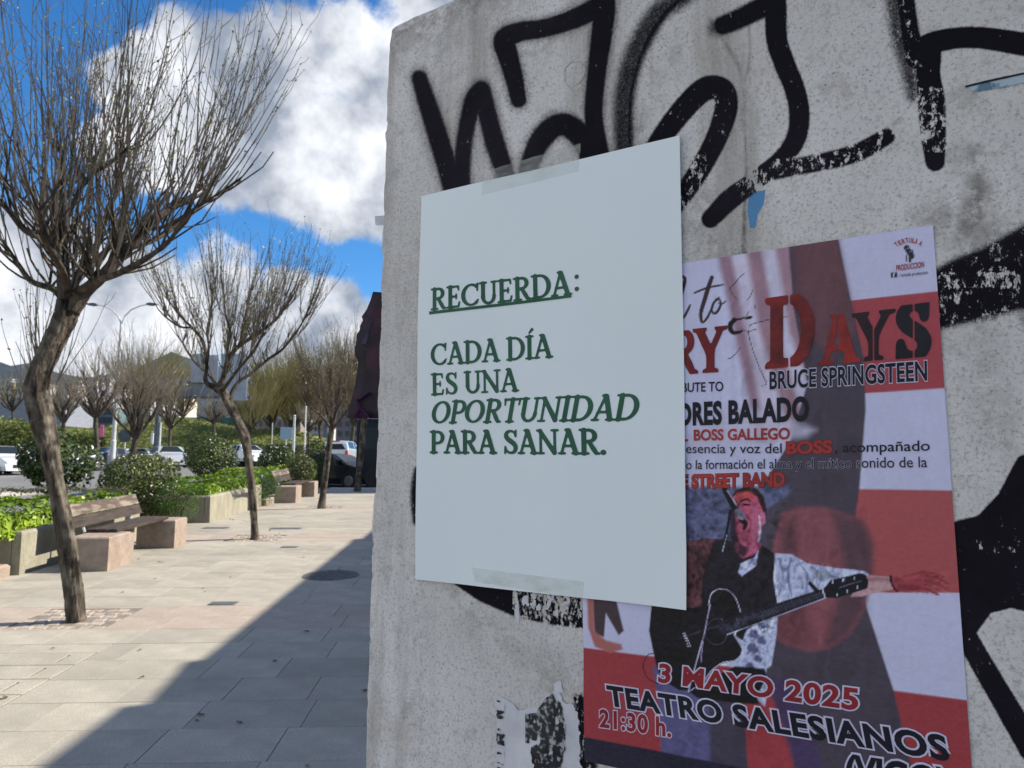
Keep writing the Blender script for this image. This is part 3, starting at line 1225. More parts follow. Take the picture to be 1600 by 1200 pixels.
def glyph_strokes(ch):
    K, k, sw = .15, .07, .055   # stem, hairline, serif
    def stem(x, w=K, a=.03, b=.97):
        return [(x, a, w), (x, b, w)]
    def serif(x0, x1, y):
        return [(x0, y, sw), (x1, y, sw)]
    lo, hi = .028, .972
    if ch == 'R':
        return [stem(.17), serif(.02, .33, lo), serif(.02, .2, hi), [(.17, .962, k), (.36, .962, k)], arc(.36, .735, .22, .227, 90, -90, K, k),
                [(.36, .508, k), (.17, .508, k)], [(.36, .50, .11), (.52, .22, K), (.62, .05, .12), (.74, .028, .05)]], .76
    if ch == 'E':
        return [stem(.17), serif(.02, .3, lo), serif(.02, .3, hi), [(.17, .962, k), (.55, .962, k), (.575, .80, .05)], [(.17, .51, k), (.45, .51, k)],
                [(.46, .61, .045), (.46, .41, .045)], [(.17, .038, k), (.57, .038, k), (.61, .23, .05)]], .68
    if ch == 'C':
        return [arc(.47, .5, .38, .46, 52, 308, .16, .07), [(.70, .86, .07), (.76, .97, .05)], [(.765, .97, .05), (.745, .68, .05)], [(.70, .14, .07), (.78, .25, .05)]], .84
    if ch == 'U':
        return [[(.15, .96, K), (.15, .34, K)], arc(.40, .34, .25, .30, 180, 360, .13, .09), [(.65, .34, .085), (.65, .96, .085)], serif(0, .30, hi), serif(.54, .77, hi)], .80
    if ch == 'D':
        return [stem(.17), serif(.02, .2, lo), serif(.02, .2, hi), [(.17, .962, k), (.36, .962, k)], arc(.36, .5, .38, .462, 90, -90, .16, k), [(.36, .038, k), (.17, .038, k)]], .84
    if ch == 'A':
        return [[(.10, .03, .07), (.37, .95, .08)], [(.35, .97, .13), (.40, .95, .15), (.66, .04, .155)], [(.19, .33, k), (.56, .33, k)], serif(0, .23, lo), serif(.53, .80, lo),
                [(.26, .985, .04), (.40, .985, .05)]], .78
    if ch in 'IÍ':
        st = [stem(.17), serif(.02, .32, lo), serif(.02, .32, hi)]
        if ch == 'Í':
            st.append([(.17, 1.13, .05), (.29, 1.27, .11)])
        return st, .34
    if ch == 'S':
        sp = [(.53, .80, .05), (.47, .91, .06), (.33, .965, .07), (.18, .91, .11), (.13, .77, .145), (.20, .63, .165), (.34, .52, .175), (.48, .40, .165), (.54, .25, .145), (.48, .09, .11),
              (.33, .035, .07), (.18, .09, .06), (.10, .22, .05)]
        return [[tuple(q) for q in catmull(sp, 4)], [(.555, .98, .045), (.54, .73, .045)], [(.075, .02, .045), (.09, .29, .045)]], .64
    if ch == 'N':
        return [[(.14, .04, .075), (.14, .96, .075)], [(.72, .06, .075), (.72, .96, .075)], [(.12, .95, .13), (.70, .05, .155)], serif(0, .26, lo), serif(0, .15, hi), serif(.60, .85, hi)], .86
    if ch == 'O':
        return [arc(.43, .5, .35, .455, 0, 360, .165, .07, 40)], .87
    if ch == 'P':
        return [stem(.17), serif(.02, .33, lo), serif(.02, .2, hi), [(.17, .962, k), (.36, .962, k)], arc(.36, .71, .24, .252, 90, -90, K, k), [(.36, .458, k), (.17, .458, k)]], .66
    if ch == 'T':
        return [stem(.36), serif(.21, .51, lo), [(.04, .962, k), (.68, .962, k)], [(.035, .975, .05), (.06, .74, .045)], [(.685, .975, .05), (.66, .74, .045)]], .73
    if ch == 'Y':
        return [[(.10, .96, .14), (.37, .45, .15)], [(.68, .96, .08), (.40, .45, .08)], [(.39, .46, K), (.39, .04, K)], serif(.24, .54, lo), serif(-.02, .24, hi), serif(.57, .80, hi)], .78
    if ch == '.':
        return [[(.10, .075, .17), (.101, .075, .17)]], .2
    if ch == ':':
        return [[(.12, .09, .17), (.121, .09, .17)], [(.12, .66, .17), (.121, .66, .17)]], .24
    return [], .28


_glyph = {}


def glyph(ch, bold=0.0, stencil=False, res=0.022):
    key = (ch, bold, stencil)
    if key in _glyph:
        return _glyph[key]
    st, w = glyph_strokes(ch)
    if not st:
        _glyph[key] = ([], [], w)
        return _glyph[key]
    xs = np.arange(-.12, w + .14, res)
    ys = np.arange(-.10, 1.36, res)
    X, Y = np.meshgrid(xs, ys)
    F = None
    for s_ in st:
        d = seg_field(X, Y, s_)
        if F is None:
            F = d
        else:
            kk = .045
            h = np.clip(.5 + .5 * (F - d) / kk, 0, 1)
            F = F * (1 - h) + d * h - kk * h * (1 - h) * (1 if True else 0)
    F = F - bold
    if bold > .024:
        F = np.maximum(F, np.maximum(Y - 1.0, -Y))
    if stencil:
        F = np.maximum(F, .018 - np.abs(X - {'D': .40, 'A': .37, 'Y': .39, 'S': .34, 'R': .30}.get(ch, w / 2)))
    V, FA = march(F, xs[0], ys[0], res, res)
    _glyph[key] = (V, FA, w)
    return _glyph[key]


def serif_line(text, bold=0.0, stencil=False, track=0.03, small=None):
    """verts2, faces, width; small = factor for the letters after the first"""
    V, FA, x = [], [], 0.0
    for i, ch in enumerate(text):
        v, f, w = glyph(ch, bold, stencil)
        sc = small if (small and i > 0) else 1.0
        b = len(V)
        V += [(x + p[0] * sc, p[1] * sc) for p in v]
        FA += [[q + b for q in fa] for fa in f]
        x += (w + track) * sc
    return V, FA, x - track


def font_line(text, bold=0.0, space=1.0):
    cu = bpy.data.curves.new('txt', 'FONT')
    cu.body = text
    cu.size = 1.0
    cu.offset = bold
    cu.space_character = space
    cu.resolution_u = 4
    cu.fill_mode = 'FRONT'
    ob = bpy.data.objects.new('txt', cu)
    COL.objects.link(ob)
    bpy.context.view_layer.update()
    me = bpy.data.meshes.new_from_object(ob.evaluated_get(bpy.context.evaluated_depsgraph_get()))
    V = [(v.co.x, v.co.y) for v in me.vertices]
    FA = [list(p.vertices) for p in me.polygons]
    bpy.data.objects.remove(ob)
    bpy.data.curves.remove(cu)
    bpy.data.meshes.remove(me)
    capm = 0.73
    V = [(x / capm, y / capm) for x, y in V]
    x0 = min(p[0] for p in V)
    x1 = max(p[0] for p in V)
    V = [(x - x0, y) for x, y in V]
    return V, FA, x1 - x0


def layer(V2, FA, fn, name, mat, parent, inv):
    mb = MB()
    mb.v = [fn(p) for p in V2]
    mb.f = [tuple(f) for f in FA]
    o = mb.build(name, mat)
    o.parent = parent
    o.matrix_parent_inverse = inv
    return o


def st_affine(bl, br, tl, width, shear=0.0):
    """letters (x in 0..width, y in 0..1 cap heights) to wall coordinates"""
    a = np.array(wall_st(*bl))
    b = np.array(wall_st(*br))
    c = np.array(wall_st(*tl))
    ux = (b - a) / width
    uy = c - a
    return lambda p: a + ux * (p[0] + shear * p[1] / (np.linalg.norm(ux) / np.linalg.norm(uy))) + uy * p[1]


# ------------------------------------------------------------------ white poster
def paper_mat(name, base, rough=.5):
    m = noisy(name, tuple(v * .97 for v in base), base, scale=3, rough=rough, bump=.0006, bscale=9, spec=.35)
    return m


MAT['paper'] = paper_mat('white_paper', (.80, .88, .92), .42)
MAT['ink_green'] = noisy('green_ink', (.016, .09, .055), (.026, .125, .076), scale=20, rough=.5)
A_TL, A_TR, A_BR, A_BL = [np.array(wall_st(*p, .004)) for p in ((659, 307), (1063, 213), (1075, 952), (650, 905))]


def white_off(u, v):
    """lift of the sheet off the wall; u to the right, v down, both 0..1"""
    return .0048 + .003 * max(0, u - .7) ** 2 * 6 + .0010 * math.sin(v * 7 + u * 2) + .0009 * math.sin(u * 9 + v * 3) + .0005 * math.sin(u * 19 - v * 5) * v + .0007 * math.sin(u * 5 - v * 13) \
        + .008 * max(0, v - .88) * max(0, u - .75) * 20


def white_uv(s, t):
    ex, ey = A_TR - A_TL, A_BL - A_TL
    d = np.array([s, t]) - A_TL
    M2 = np.array([ex, ey]).T
    return np.linalg.solve(M2, d)


def white_pt(st, lift=0.0):
    u, v = white_uv(*st)
    return wall_pt(st[0], st[1], white_off(u, v) + lift)


wp = empty('message_poster', wall_pt(A_BL[0], A_BL[1], .004), 'white sheet with a green message in capitals, taped to the wall', 'poster')
wpi = Matrix.Translation(wp.location).inverted()
nu, nv = 80, 112
P = np.empty((nv + 1, nu + 1, 3))
for j in range(nv + 1):
    for i in range(nu + 1):
        u, v = i / nu, j / nv
        a = A_TL * (1 - u) + A_TR * u
        b = A_BL * (1 - u) + A_BR * u
        st = a * (1 - v) + b * v
        st = st + np.array([-.0025 * math.sin(v * math.pi) * (1 - u), 0])
        P[nv - j, i] = wall_pt(st[0], st[1], white_off(u, v))
pm = grid_mesh('sheet', P, False)
po = add_obj('sheet', pm, MAT['paper'])
po.parent = wp
po.matrix_parent_inverse = wpi
so = po.modifiers.new('thickness', 'SOLIDIFY')
so.thickness = .0002
so.offset = -1
for (text, bl, br, tl, sh, bold) in [
    ('RECUERDA', (678, 486), (894, 461), (678, 453), 0, .018), (':', (899.5, 456), (907.5, 455), (899.5, 423), 0, .02),
    ('CADA DÍA', (677, 572), (865, 559), (677, 539), 0, .016), ('ES UNA', (677, 618), (811.5, 611.5), (677, 585), 0, .016),
    ('OPORTUNIDAD', (675, 662), (998, 656.5), (675, 628), .22, .018), ('PARA SANAR.', (674.5, 708), (950, 710), (674.5, 674), 0, .022)]:
    V, FA, w = serif_line(text, bold, track=.025)
    if sh:
        fn0 = st_affine(bl, br, tl, w)
        a0 = np.array(fn0((0, 0)))
        ex = np.array(fn0((1, 0))) - a0
        ey = np.array(fn0((0, 1))) - a0
        fn = lambda p: a0 + ex * p[0] + (ey + np.array([np.linalg.norm(ey) * sh, 0])) * p[1]
    else:
        fn = st_affine(bl, br, tl, w)
    layer(V, FA, lambda p: white_pt(fn(p), .0005), 'lettering', MAT['ink_green'], wp, wpi)
ub = [(675, 488), (895, 461.3), (895, 465.8), (675, 492.8)]
mb = MB()
n = 12
for i in range(n):
    q = []
    for (k0, k1, f) in ((3, 2, i / n), (3, 2, (i + 1) / n), (0, 1, (i + 1) / n), (0, 1, i / n)):
        a, b = np.array(ub[k0]), np.array(ub[k1])
        q.append(white_pt(np.array(wall_st(*(a + (b - a) * f))), .0006))
    mb.quad(*q)
o = mb.build('underline', MAT['ink_green'])
o.parent = wp
o.matrix_parent_inverse = wpi


# adhesive tape
def tape_mat():
    m, nt, b = new_mat('clear_tape')
    N, L = nt.nodes, nt.links
    out = N['Material Output']
    b.inputs['Base Color'].default_value = (.62, .64, .58, 1)
    b.inputs['Roughness'].default_value = .12
    b.inputs['Specular IOR Level'].default_value = .9
    tc = N.new('ShaderNodeTexCoord')
    mp = N.new('ShaderNodeMapping')
    mp.inputs['Scale'].default_value = (1, 1, 2.2)
    L.new(tc.outputs['Object'], mp.inputs['Vector'])
    nz = N.new('ShaderNodeTexNoise')
    nz.inputs['Scale'].default_value = 30
    nz.inputs['Detail'].default_value = 4
    L.new(mp.outputs[0], nz.inputs['Vector'])
    bp = N.new('ShaderNodeBump')
    bp.inputs['Distance'].default_value = .0025
    L.new(nz.outputs['Fac'], bp.inputs['Height'])
    L.new(bp.outputs[0], b.inputs['Normal'])
    tr = N.new('ShaderNodeBsdfTransparent')
    mx = N.new('ShaderNodeMixShader')
    mr = N.new('ShaderNodeMapRange')
    mr.inputs['From Min'].default_value = .45
    mr.inputs['From Max'].default_value = .75
    mr.inputs['To Min'].default_value = .17
    mr.inputs['To Max'].default_value = .42
    L.new(nz.outputs['Fac'], mr.inputs['Value'])
    L.new(mr.outputs[0], mx.inputs[0])
    L.new(tr.outputs[0], mx.inputs[1])
    L.new(b.outputs[0], mx.inputs[2])
    L.new(mx.outputs[0], out.inputs['Surface'])
    return m


MAT['tape'] = tape_mat()
for (quad_, lab, lift) in [([(759, 268), (908, 224), (907, 270), (757, 307)], 'clear adhesive tape over the top edge of the white poster', .0012),
                           ([(741, 886), (917, 908), (914, 934), (746, 908)], 'clear adhesive tape over the bottom edge of the white poster', .0012)]:
    C4 = [np.array(wall_st(*p)) for p in quad_]
    rg = random.Random(4)
    nx, ny = 30, 8
    P = np.empty((ny + 1, nx + 1, 3))
    for j in range(ny + 1):
        for i in range(nx + 1):
            u, v = i / nx, j / ny
            st = (C4[0] * (1 - u) + C4[1] * u) * (1 - v) + (C4[3] * (1 - u) + C4[2] * u) * v
            uu, vv = white_uv(*st)
            on = 0 <= vv <= 1
            edge = min(abs(vv), abs(1 - vv))
            base_ = white_off(uu, min(max(vv, 0), 1)) + .0007 if on else max(.0012, (white_off(uu, min(max(vv, 0), 1)) + .0007) * max(0, 1 - edge * 30))
            P[j, i] = wall_pt(st[0], st[1], base_ + .0006 * math.sin(i * 1.3 + j * .5) * (1 if 0 < i < nx else 0) + .0004 * rg.random())
    tm = grid_mesh('tape', P)
    tag(add_obj('adhesive_tape', tm, MAT['tape']), lab, 'tape')

# ------------------------------------------------------------------ concert poster
C_TR = np.array(wall_st(1459, 352))
C_S0, C_S1 = wall_st(913, 1000)[0], wall_st(1490, 780)[0]
sl_r = [wall_st(1459, 352), wall_st(1488, 766), wall_st(1518, 1200)]
print('conc right', sl_r, 'left', wall_st(911, 935), wall_st(914, 1150), wall_st(916, 1190))


def conc_off(s, t):
    return .0018 + .0006 * math.sin(s * 40 + t * 9) * math.sin(t * 23) + .0004 * math.sin(t * 61 + s * 13)


cp = empty('concert_poster', wall_pt(C_S0, -.372, .002), 'red and white striped concert poster with a singer playing a black guitar', 'poster')
cpi = Matrix.Translation(cp.location).inverted()
CSL, CSR, CTT, CTB = -.4365, -.0085, .2652, -.372
nx, ny = 330, 492
sv = np.linspace(CSL, CSR, nx)
tv = np.linspace(CTB, CTT, ny)
TG, SG = np.meshgrid(tv, sv, indexing='ij')
OG = .0018 + .0006 * np.sin(SG * 40 + TG * 9) * np.sin(TG * 23) + .0004 * np.sin(TG * 61 + SG * 13)
P = wall_arr(SG, TG, OG)
cm = grid_mesh('sheet', P)
v_ = wall_arr(SG, TG, 0).reshape(-1, 3) - CC
zc = v_ @ CF
X = 800 + FPX * (v_ @ CR) / zc
Y = 600 - FPX * (v_ @ CU) / zc
sg, tg = SG.reshape(-1), TG.reshape(-1)


def lin(r, g, b):
    """print colour given as it looks on a screen, 0..255"""
    return np.array([((v / 255) ** 2.2) for v in (r, g, b)])


WHT = lin(205, 205, 238)
RED = lin(172, 74, 84)
REDD = lin(164, 64, 72)
SLATE = lin(78, 70, 84)
IMG = np.tile(WHT, (len(X), 1))


def fill(mask, c):
    global IMG
    m_ = np.clip(mask, 0, 1)[:, None]
    IMG = IMG * (1 - m_) + np.asarray(c) * m_


def pol(pts, c, soft=1.0, alpha=1.0):
    fill(ss(poly_sd(X, Y, pts), soft) * alpha, c)


def st_(pts, c, soft=.8, alpha=1.0, smooth=True):
    fill(ss(stroke_sd(X, Y, pts, smooth), soft) * alpha, c)


def line_mask(pts, soft=1.2):
    """1 below the polyline y(x)"""
    xs = [p[0] for p in pts]
    ys = [p[1] for p in pts]
    yy = np.interp(X, xs, ys)
    return ss(yy - Y, soft)


# right-hand stripes
fill(line_mask([(1060, 505), (1330, 470), (1467, 455)]), RED)
fill(line_mask([(1060, 645), (1345, 615), (1476, 607)]), WHT)
fill(line_mask([(900, 757), (1342, 764), (1488, 766)]), lin(176, 88, 92))
fill(line_mask([(900, 905), (1390, 926), (1500, 926)]), WHT)
fill(line_mask([(900, 1010), (1100, 1035), (1395, 1078), (1513, 1094)]), REDD)
# left part under the sheet and below it
pol([(880, 400), (1240, 380), (1262, 600), (1235, 690), (1190, 760), (1130, 780), (1060, 790), (880, 790)], WHT, 2)
# soft folds at the top: pale and mauve bands
for i, (xa, xb, xc, col_, a_) in enumerate([(1118, 1150, 1175, lin(150, 110, 128), .9), (1140, 1168, 1192, lin(214, 205, 232), .9), (1164, 1190, 1230, lin(160, 118, 132), .9),
                                            (1190, 1215, 1262, lin(215, 208, 235), .8), (1210, 1236, 1290, lin(158, 115, 128), .85)]):
    pol([(xa, 380), (xa + 26, 380), (xb + 28, 520), (xc + 38, 690), (xc + 8, 690), (xb - 2, 520)], col_, 7, a_)
# dark upright fields
pol([(1232, 375), (1308, 362), (1330, 470), (1350, 560), (1353, 640), (1343, 765), (1335, 820), (1352, 940), (1396, 1076), (1432, 1230), (1240, 1230), (1195, 1040),
     (1190, 760), (1235, 690), (1262, 600), (1240, 480)], SLATE, 2)
pol([(1240, 375), (1308, 362), (1330, 470), (1337, 520), (1300, 560), (1262, 520), (1245, 450)], lin(112, 74, 82), 10, .85)
pol([(1200, 640), (1275, 672), (1260, 682), (1215, 690), (1080, 700), (1070, 690), (1130, 640)], lin(200, 195, 222), 9, .8)
pol([(1050, 760), (1240, 760), (1215, 810), (1200, 860), (1060, 860)], lin(92, 96, 130), 5)
IMG_n = fbm(sg, tg, 240, 77, 2)[:, None]
dm = ss(poly_sd(X, Y, [(1050, 756), (1245, 756), (1215, 810), (1205, 870), (1050, 870)]), 4)[:, None]
IMG = IMG * (1 - dm) + IMG * (.55 + .95 * IMG_n) * dm
pol([(1190, 800), (1240, 770), (1330, 800), (1350, 950), (1390, 1100), (1240, 1100), (1195, 1000)], SLATE, 3)
# plain rust-coloured rounded patch with a soft dark side
pol([(1212, 838), (1222, 802), (1246, 792), (1290, 792), (1330, 806), (1356, 822), (1364, 850), (1362, 900), (1352, 950), (1330, 990), (1296, 1014), (1262, 1018), (1228, 1008), (1205, 990), (1200, 900)],
    lin(140, 84, 94), 5)
pol([(1300, 800), (1345, 812), (1364, 850), (1362, 900), (1350, 950), (1325, 992), (1290, 1015), (1305, 950), (1318, 880)], lin(84, 64, 74), 12, .9)
pol([(1206, 900), (1250, 905), (1262, 960), (1275, 1010), (1235, 1010), (1203, 985)], lin(112, 66, 76), 10, .8)
pol([(1222, 830), (1240, 810), (1244, 860), (1226, 880)], lin(92, 62, 74), 10, .8)
# lower bands
pol([(1020, 1040), (1110, 1060), (1120, 1230), (1036, 1230), (1030, 1100)], lin(96, 92, 138), 3)
pol([(1108, 1068), (1170, 1080), (1174, 1230), (1112, 1230)], lin(72, 66, 84), 5)
pol([(1160, 1085), (1204, 1080), (1235, 1150), (1250, 1230), (1172, 1230)], REDD, 2)
pol([(1200, 1060), (1236, 1060), (1300, 1230), (1250, 1230), (1225, 1140)], lin(78, 62, 98), 6)
dm = ss(poly_sd(X, Y, [(1020, 1060), (1130, 1075), (1135, 1230), (1036, 1230)]), 4)[:, None]
IMG = IMG * (1 - dm) + IMG * (.75 + .5 * IMG_n) * dm
# dark band along the foot of the sheet
fill(line_mask([(905, 1149), (1200, 1206), (1520, 1262)]), lin(44, 42, 62))
# left edge: plain dark strip and rosy patch
pol([(926, 925), (962, 930), (976, 985), (968, 992), (958, 975), (948, 958), (945, 995), (930, 990)], lin(74, 60, 68), 1.5)
pol([(918, 925), (928, 930), (930, 985), (948, 1000), (972, 1006), (974, 1014), (955, 1020), (930, 1010), (920, 980)], lin(176, 108, 104), 2.5)

# ---- the singer
SKIN, SKIND, BLK = lin(176, 84, 112), lin(112, 52, 68), lin(24, 22, 30)
# left shoulder and vest
pol([(1066, 846), (1100, 841), (1134, 842), (1140, 870), (1135, 960), (1066, 960)], lin(86, 54, 60), 1.5)
for k in range(7):
    st_([(1074 + k * 8, 848, 1.5), (1084 + k * 8, 872, 2), (1098 + k * 7, 900, 1)], lin(60, 36, 44), 1, .8)
pol([(1118, 842), (1148, 846), (1166, 868), (1188, 850), (1210, 864), (1216, 930), (1205, 990), (1160, 1000), (1096, 956), (1098, 905), (1108, 868)], lin(34, 30, 40), 1)
# shirt
pol([(1158, 880), (1180, 870), (1186, 858), (1182, 884), (1160, 900), (1154, 894)], lin(170, 175, 215), 1)
SH = lin(184, 190, 226)
pol([(1212, 864), (1238, 866), (1262, 880), (1304, 887), (1350, 892), (1364, 902), (1350, 914), (1310, 912), (1280, 926), (1248, 936), (1216, 945), (1209, 905)], SH, 1)
for (pts) in ([(1218, 872, 3), (1224, 900, 2), (1218, 930, 1)], [(1236, 872, 2), (1232, 900, 4), (1238, 932, 2)], [(1250, 880, 2), (1262, 900, 3), (1258, 926, 1)],
              [(1268, 886, 2), (1284, 898, 3), (1278, 918, 1)], [(1290, 890, 2), (1300, 900, 3), (1316, 904, 1)], [(1242, 885, 1), (1256, 878, 2)]):
    st_(pts, lin(96, 92, 140), 1.5, .8)
pol([(1270, 892), (1292, 890), (1300, 902), (1285, 908), (1272, 904)], lin(120, 130, 140), 3, .7)
pol([(1166, 985), (1216, 952), (1214, 990), (1206, 1040), (1198, 1044), (1200, 1078), (1196, 1104), (1182, 1090), (1176, 1060), (1150, 1045), (1158, 1012)], SH, 1)
for k, (x_, y_, r_) in enumerate([(1178, 990, 9), (1190, 975, 7), (1176, 1012, 10), (1190, 1000, 8), (1184, 1028, 7), (1172, 1040, 8), (1194, 1050, 5)]):
    st_([(x_, y_, r_ * 1.6), (x_ + 4, y_ + 3, r_)], lin(66, 60, 104), 2, .85)
pol([(1075, 1078), (1150, 1040), (1196, 1044), (1198, 1060), (1184, 1086), (1186, 1100), (1150, 1098), (1090, 1090)], BLK, 1.5)
# neck and head
pol([(1148, 838), (1186, 838), (1190, 856), (1176, 868), (1160, 872), (1150, 860)], SKIN, 1)
pol([(1156, 848), (1162, 850), (1166, 866), (1160, 872), (1154, 862)], lin(60, 34, 50), 1.5, .8)
pol([(1145, 780), (1152, 770), (1170, 765), (1186, 772), (1193, 786), (1192, 806), (1190, 830), (1184, 846), (1170, 856), (1158, 850), (1150, 838), (1146, 812)], SKIN, 1)
pol([(1144, 792), (1149, 800), (1150, 830), (1158, 850), (1170, 858), (1164, 870), (1146, 862), (1140, 830)], lin(48, 34, 46), 2, .8)
pol([(1148, 772), (1170, 766), (1184, 772), (1178, 780), (1150, 784)], lin(190, 74, 78), 2, .8)
pol([(1144, 776), (1150, 766), (1166, 760), (1184, 764), (1194, 776), (1199, 796), (1196, 806), (1190, 792), (1184, 776), (1168, 768), (1152, 772)], lin(50, 30, 36), 1)
pol([(1190, 798), (1196, 800), (1197, 816), (1191, 822), (1187, 812)], lin(196, 112, 148), 1)
st_([(1187, 806, 2), (1188, 824, 4), (1186, 846, 3)], lin(226, 214, 240), 1)
st_([(1158, 783, 3), (1168, 780, 3.5), (1174, 784, 2)], lin(40, 24, 32), .8)
st_([(1163, 788, 4), (1172, 789, 3)], lin(34, 24, 34), 1)
st_([(1146, 786, 3), (1152, 785, 2.5)], lin(40, 24, 32), .8)
st_([(1154, 788, 2.5), (1155, 800, 3), (1160, 804, 3)], lin(120, 48, 66), 1, .8)
st_([(1158, 812, 8), (1165, 818, 8), (1163, 826, 5)], lin(26, 16, 24), 1)
st_([(1168, 804, 1.6), (1174, 816, 2), (1171, 832, 1.5)], lin(96, 38, 62), 1, .8)
# microphone and stand
st_([(1130, 756, 8), (1138, 775, 9), (1150, 797, 9)], lin(22, 22, 30), .8)
st_([(1137, 766, 1.2), (1152, 790, 1.4)], lin(200, 200, 225), .6)
st_([(1154, 800, 12), (1160, 807, 11)], lin(126, 122, 150), .8)
st_([(1142, 798, 5), (1136, 830, 4), (1128, 866, 2)], lin(22, 22, 30), .8)
st_([(1136, 836, .9), (1129, 862, .9)], lin(190, 190, 215), .6)
# guitar body
pol([(1019, 940), (1034, 944), (1060, 950), (1080, 950), (1100, 946), (1108, 930), (1120, 921), (1136, 921), (1148, 932), (1157, 952), (1160, 970), (1150, 985), (1152, 1000), (1161, 1012), (1158, 1024), (1146, 1033),
     (1128, 1037), (1112, 1050), (1098, 1066), (1082, 1078), (1062, 1078), (1042, 1066), (1028, 1046), (1022, 1020), (1015, 985)], BLK, 1)
st_([(1108, 944, 1.2), (1112, 928, 1.2), (1124, 920, 1.2), (1138, 922, 1.2), (1150, 934, 1.2), (1158, 956, 1.2)], lin(190, 190, 215), .6)
st_([(1077, 1080, 1.2), (1098, 1066, 1.2), (1112, 1048, 1.2), (1130, 1035, 1.4), (1150, 1031, 1.4), (1161, 1018, 2), (1157, 1004, 2.5), (1149, 992, 2.5), (1153, 984, 2)], lin(190, 194, 225), .6)
st_([(1114, 968, .8), (1104, 978, .8), (1102, 992, .8), (1112, 1004, .8), (1126, 1006, .8), (1136, 994, .8), (1135, 976, .8), (1126, 966, .8), (1114, 968, .8)], lin(84, 84, 104), .6)
st_([(1070, 988, 1), (1080, 1010, 1)], lin(180, 180, 200), .6, 1, False)
for k in range(6):
    st_([(1068 + k * 1.5, 989 + k * 4, 1.6), (1069 + k * 1.5, 989 + k * 4, 1.6)], lin(200, 200, 220), .5, 1, False)
# neck of the guitar
st_([(1060, 998, 2), (1140, 972, 4)], lin(54, 54, 68), .8, .6, False)
st_([(1136, 980, 24), (1200, 958, 21), (1250, 940, 18), (1290, 926, 15)], lin(38, 36, 50), .7, 1, False)
st_([(1137, 991, 1.2), (1200, 968, 1.2), (1290, 934, 1.5)], lin(190, 194, 225), .5, 1, False)
for o_ in (-5, -2, 1, 4):
    st_([(1136, 980 + o_, .6), (1290, 926 + o_ * .7, .6)], lin(100, 98, 120), .5, .7, False)
for k in range(12):
    f_ = k / 12
    cx_, cy_ = 1142 + 146 * f_, 978 - 51 * f_
    st_([(cx_ - 3, cy_ - 10 + 3 * f_, .7), (cx_ + 3, cy_ + 9 - 3 * f_, .7)], lin(92, 90, 110), .5, .7, False)
# forearm, hand, bracelet
ARM = lin(196, 156, 160)
pol([(1346, 898), (1370, 899), (1394, 902), (1398, 920), (1376, 924), (1345, 932), (1330, 932)], ARM, 1)
pol([(1356, 900), (1394, 903), (1394, 908), (1352, 908)], lin(150, 98, 108), 2, .7)
pol([(1392, 902), (1410, 901), (1426, 896), (1444, 894), (1456, 898), (1454, 910), (1444, 922), (1420, 924), (1398, 922)], lin(162, 66, 78), 1)
for pts in ([(1440, 893, 5), (1462, 897, 4.5), (1475, 901, 3.5)], [(1448, 901, 5), (1468, 904, 4.5), (1481, 911, 3.5)], [(1448, 908, 5), (1464, 912, 4.5), (1477, 919, 3.5)],
            [(1438, 917, 5), (1452, 922, 4.5), (1466, 929, 3.5)], [(1412, 902, 5), (1430, 897, 4), (1443, 892, 3)]):
    st_(pts, lin(150, 62, 72), .7)
for pts in ([(1446, 898, 1), (1466, 901, 1)], [(1450, 905, 1), (1468, 909, 1)], [(1444, 913, 1), (1460, 918, 1)]):
    st_(pts, lin(70, 30, 42), .7, .8)
st_([(1392, 900, 3.4), (1393, 910, 3.4), (1398, 920, 3.4), (1403, 924, 3)], lin(34, 24, 34), .6)
# head of the guitar and capo
pol([(1284, 924), (1298, 906), (1325, 900), (1344, 895), (1354, 898), (1357, 908), (1356, 919), (1334, 926), (1308, 934), (1288, 934)], lin(22, 22, 32), .8)
st_([(1284, 916, 2), (1290, 934, 2)], lin(205, 205, 225), .5, 1, False)
st_([(1266, 911, 6), (1276, 922, 7)], lin(20, 20, 28), .7, 1, False)
for (x_, y_) in ((1301, 909), (1318, 906), (1335, 903), (1308, 929), (1324, 923), (1340, 917)):
    st_([(x_, y_ - 1.5, 2.2), (x_, y_ + 1.5, 2.2)], lin(190, 194, 215), .5, 1, False)
st_([(1312, 918, 1), (1330, 912, 1.4), (1345, 908, 1)], lin(120, 120, 140), .8, .7)
# lead and strings of light
st_([(1022, 1020, 1.6), (1012, 1024, 1.4), (1006, 1040, 1.4), (1012, 1058, 1.4), (1028, 1068, 1.6)], lin(30, 24, 36), .5)
st_([(1110, 945, 1.6), (1104, 975, 1.4), (1098, 1010, 1.4), (1096, 1034, 1.2)], lin(160, 150, 190), .8)
st_([(1102, 986, 1.8), (1090, 1030, 1.8), (1076, 1080, 1.8)], lin(190, 185, 215), .6)
# line figure between the words
LNK = lin(40, 34, 46)
for pts in ([(1164, 427, 1.2), (1156, 434, 1.4), (1148, 444, 1.3), (1141, 450, 1.2)], [(1141, 450, 1.2), (1145, 460, 1), (1152, 468, 1)], [(1176, 454, 1), (1173, 463, 1.2), (1168, 469, 1)],
            [(1180, 477, 1.2), (1180, 483, 1.2)], [(1171, 487, 1), (1166, 495, 1.2)], [(1158, 543, 1), (1150, 553, 1.2), (1142, 560, 1.3), (1138, 560, 1)],
            [(1169, 517, 1.2), (1176, 545, 1.2), (1186, 572, 1.2), (1194, 590, 1.4), (1198, 600, 1.2), (1190, 603, 1)],
            [(1172, 510, 1.5), (1176, 507, 1.2), (1190, 503, 1.2), (1204, 499, 1.3)], [(1160, 516, 1.2), (1170, 518, 1.2), (1182, 515, 1.2)],
            [(1166, 498, 4), (1174, 496, 4.5)]):
    st_(pts, LNK, .5)
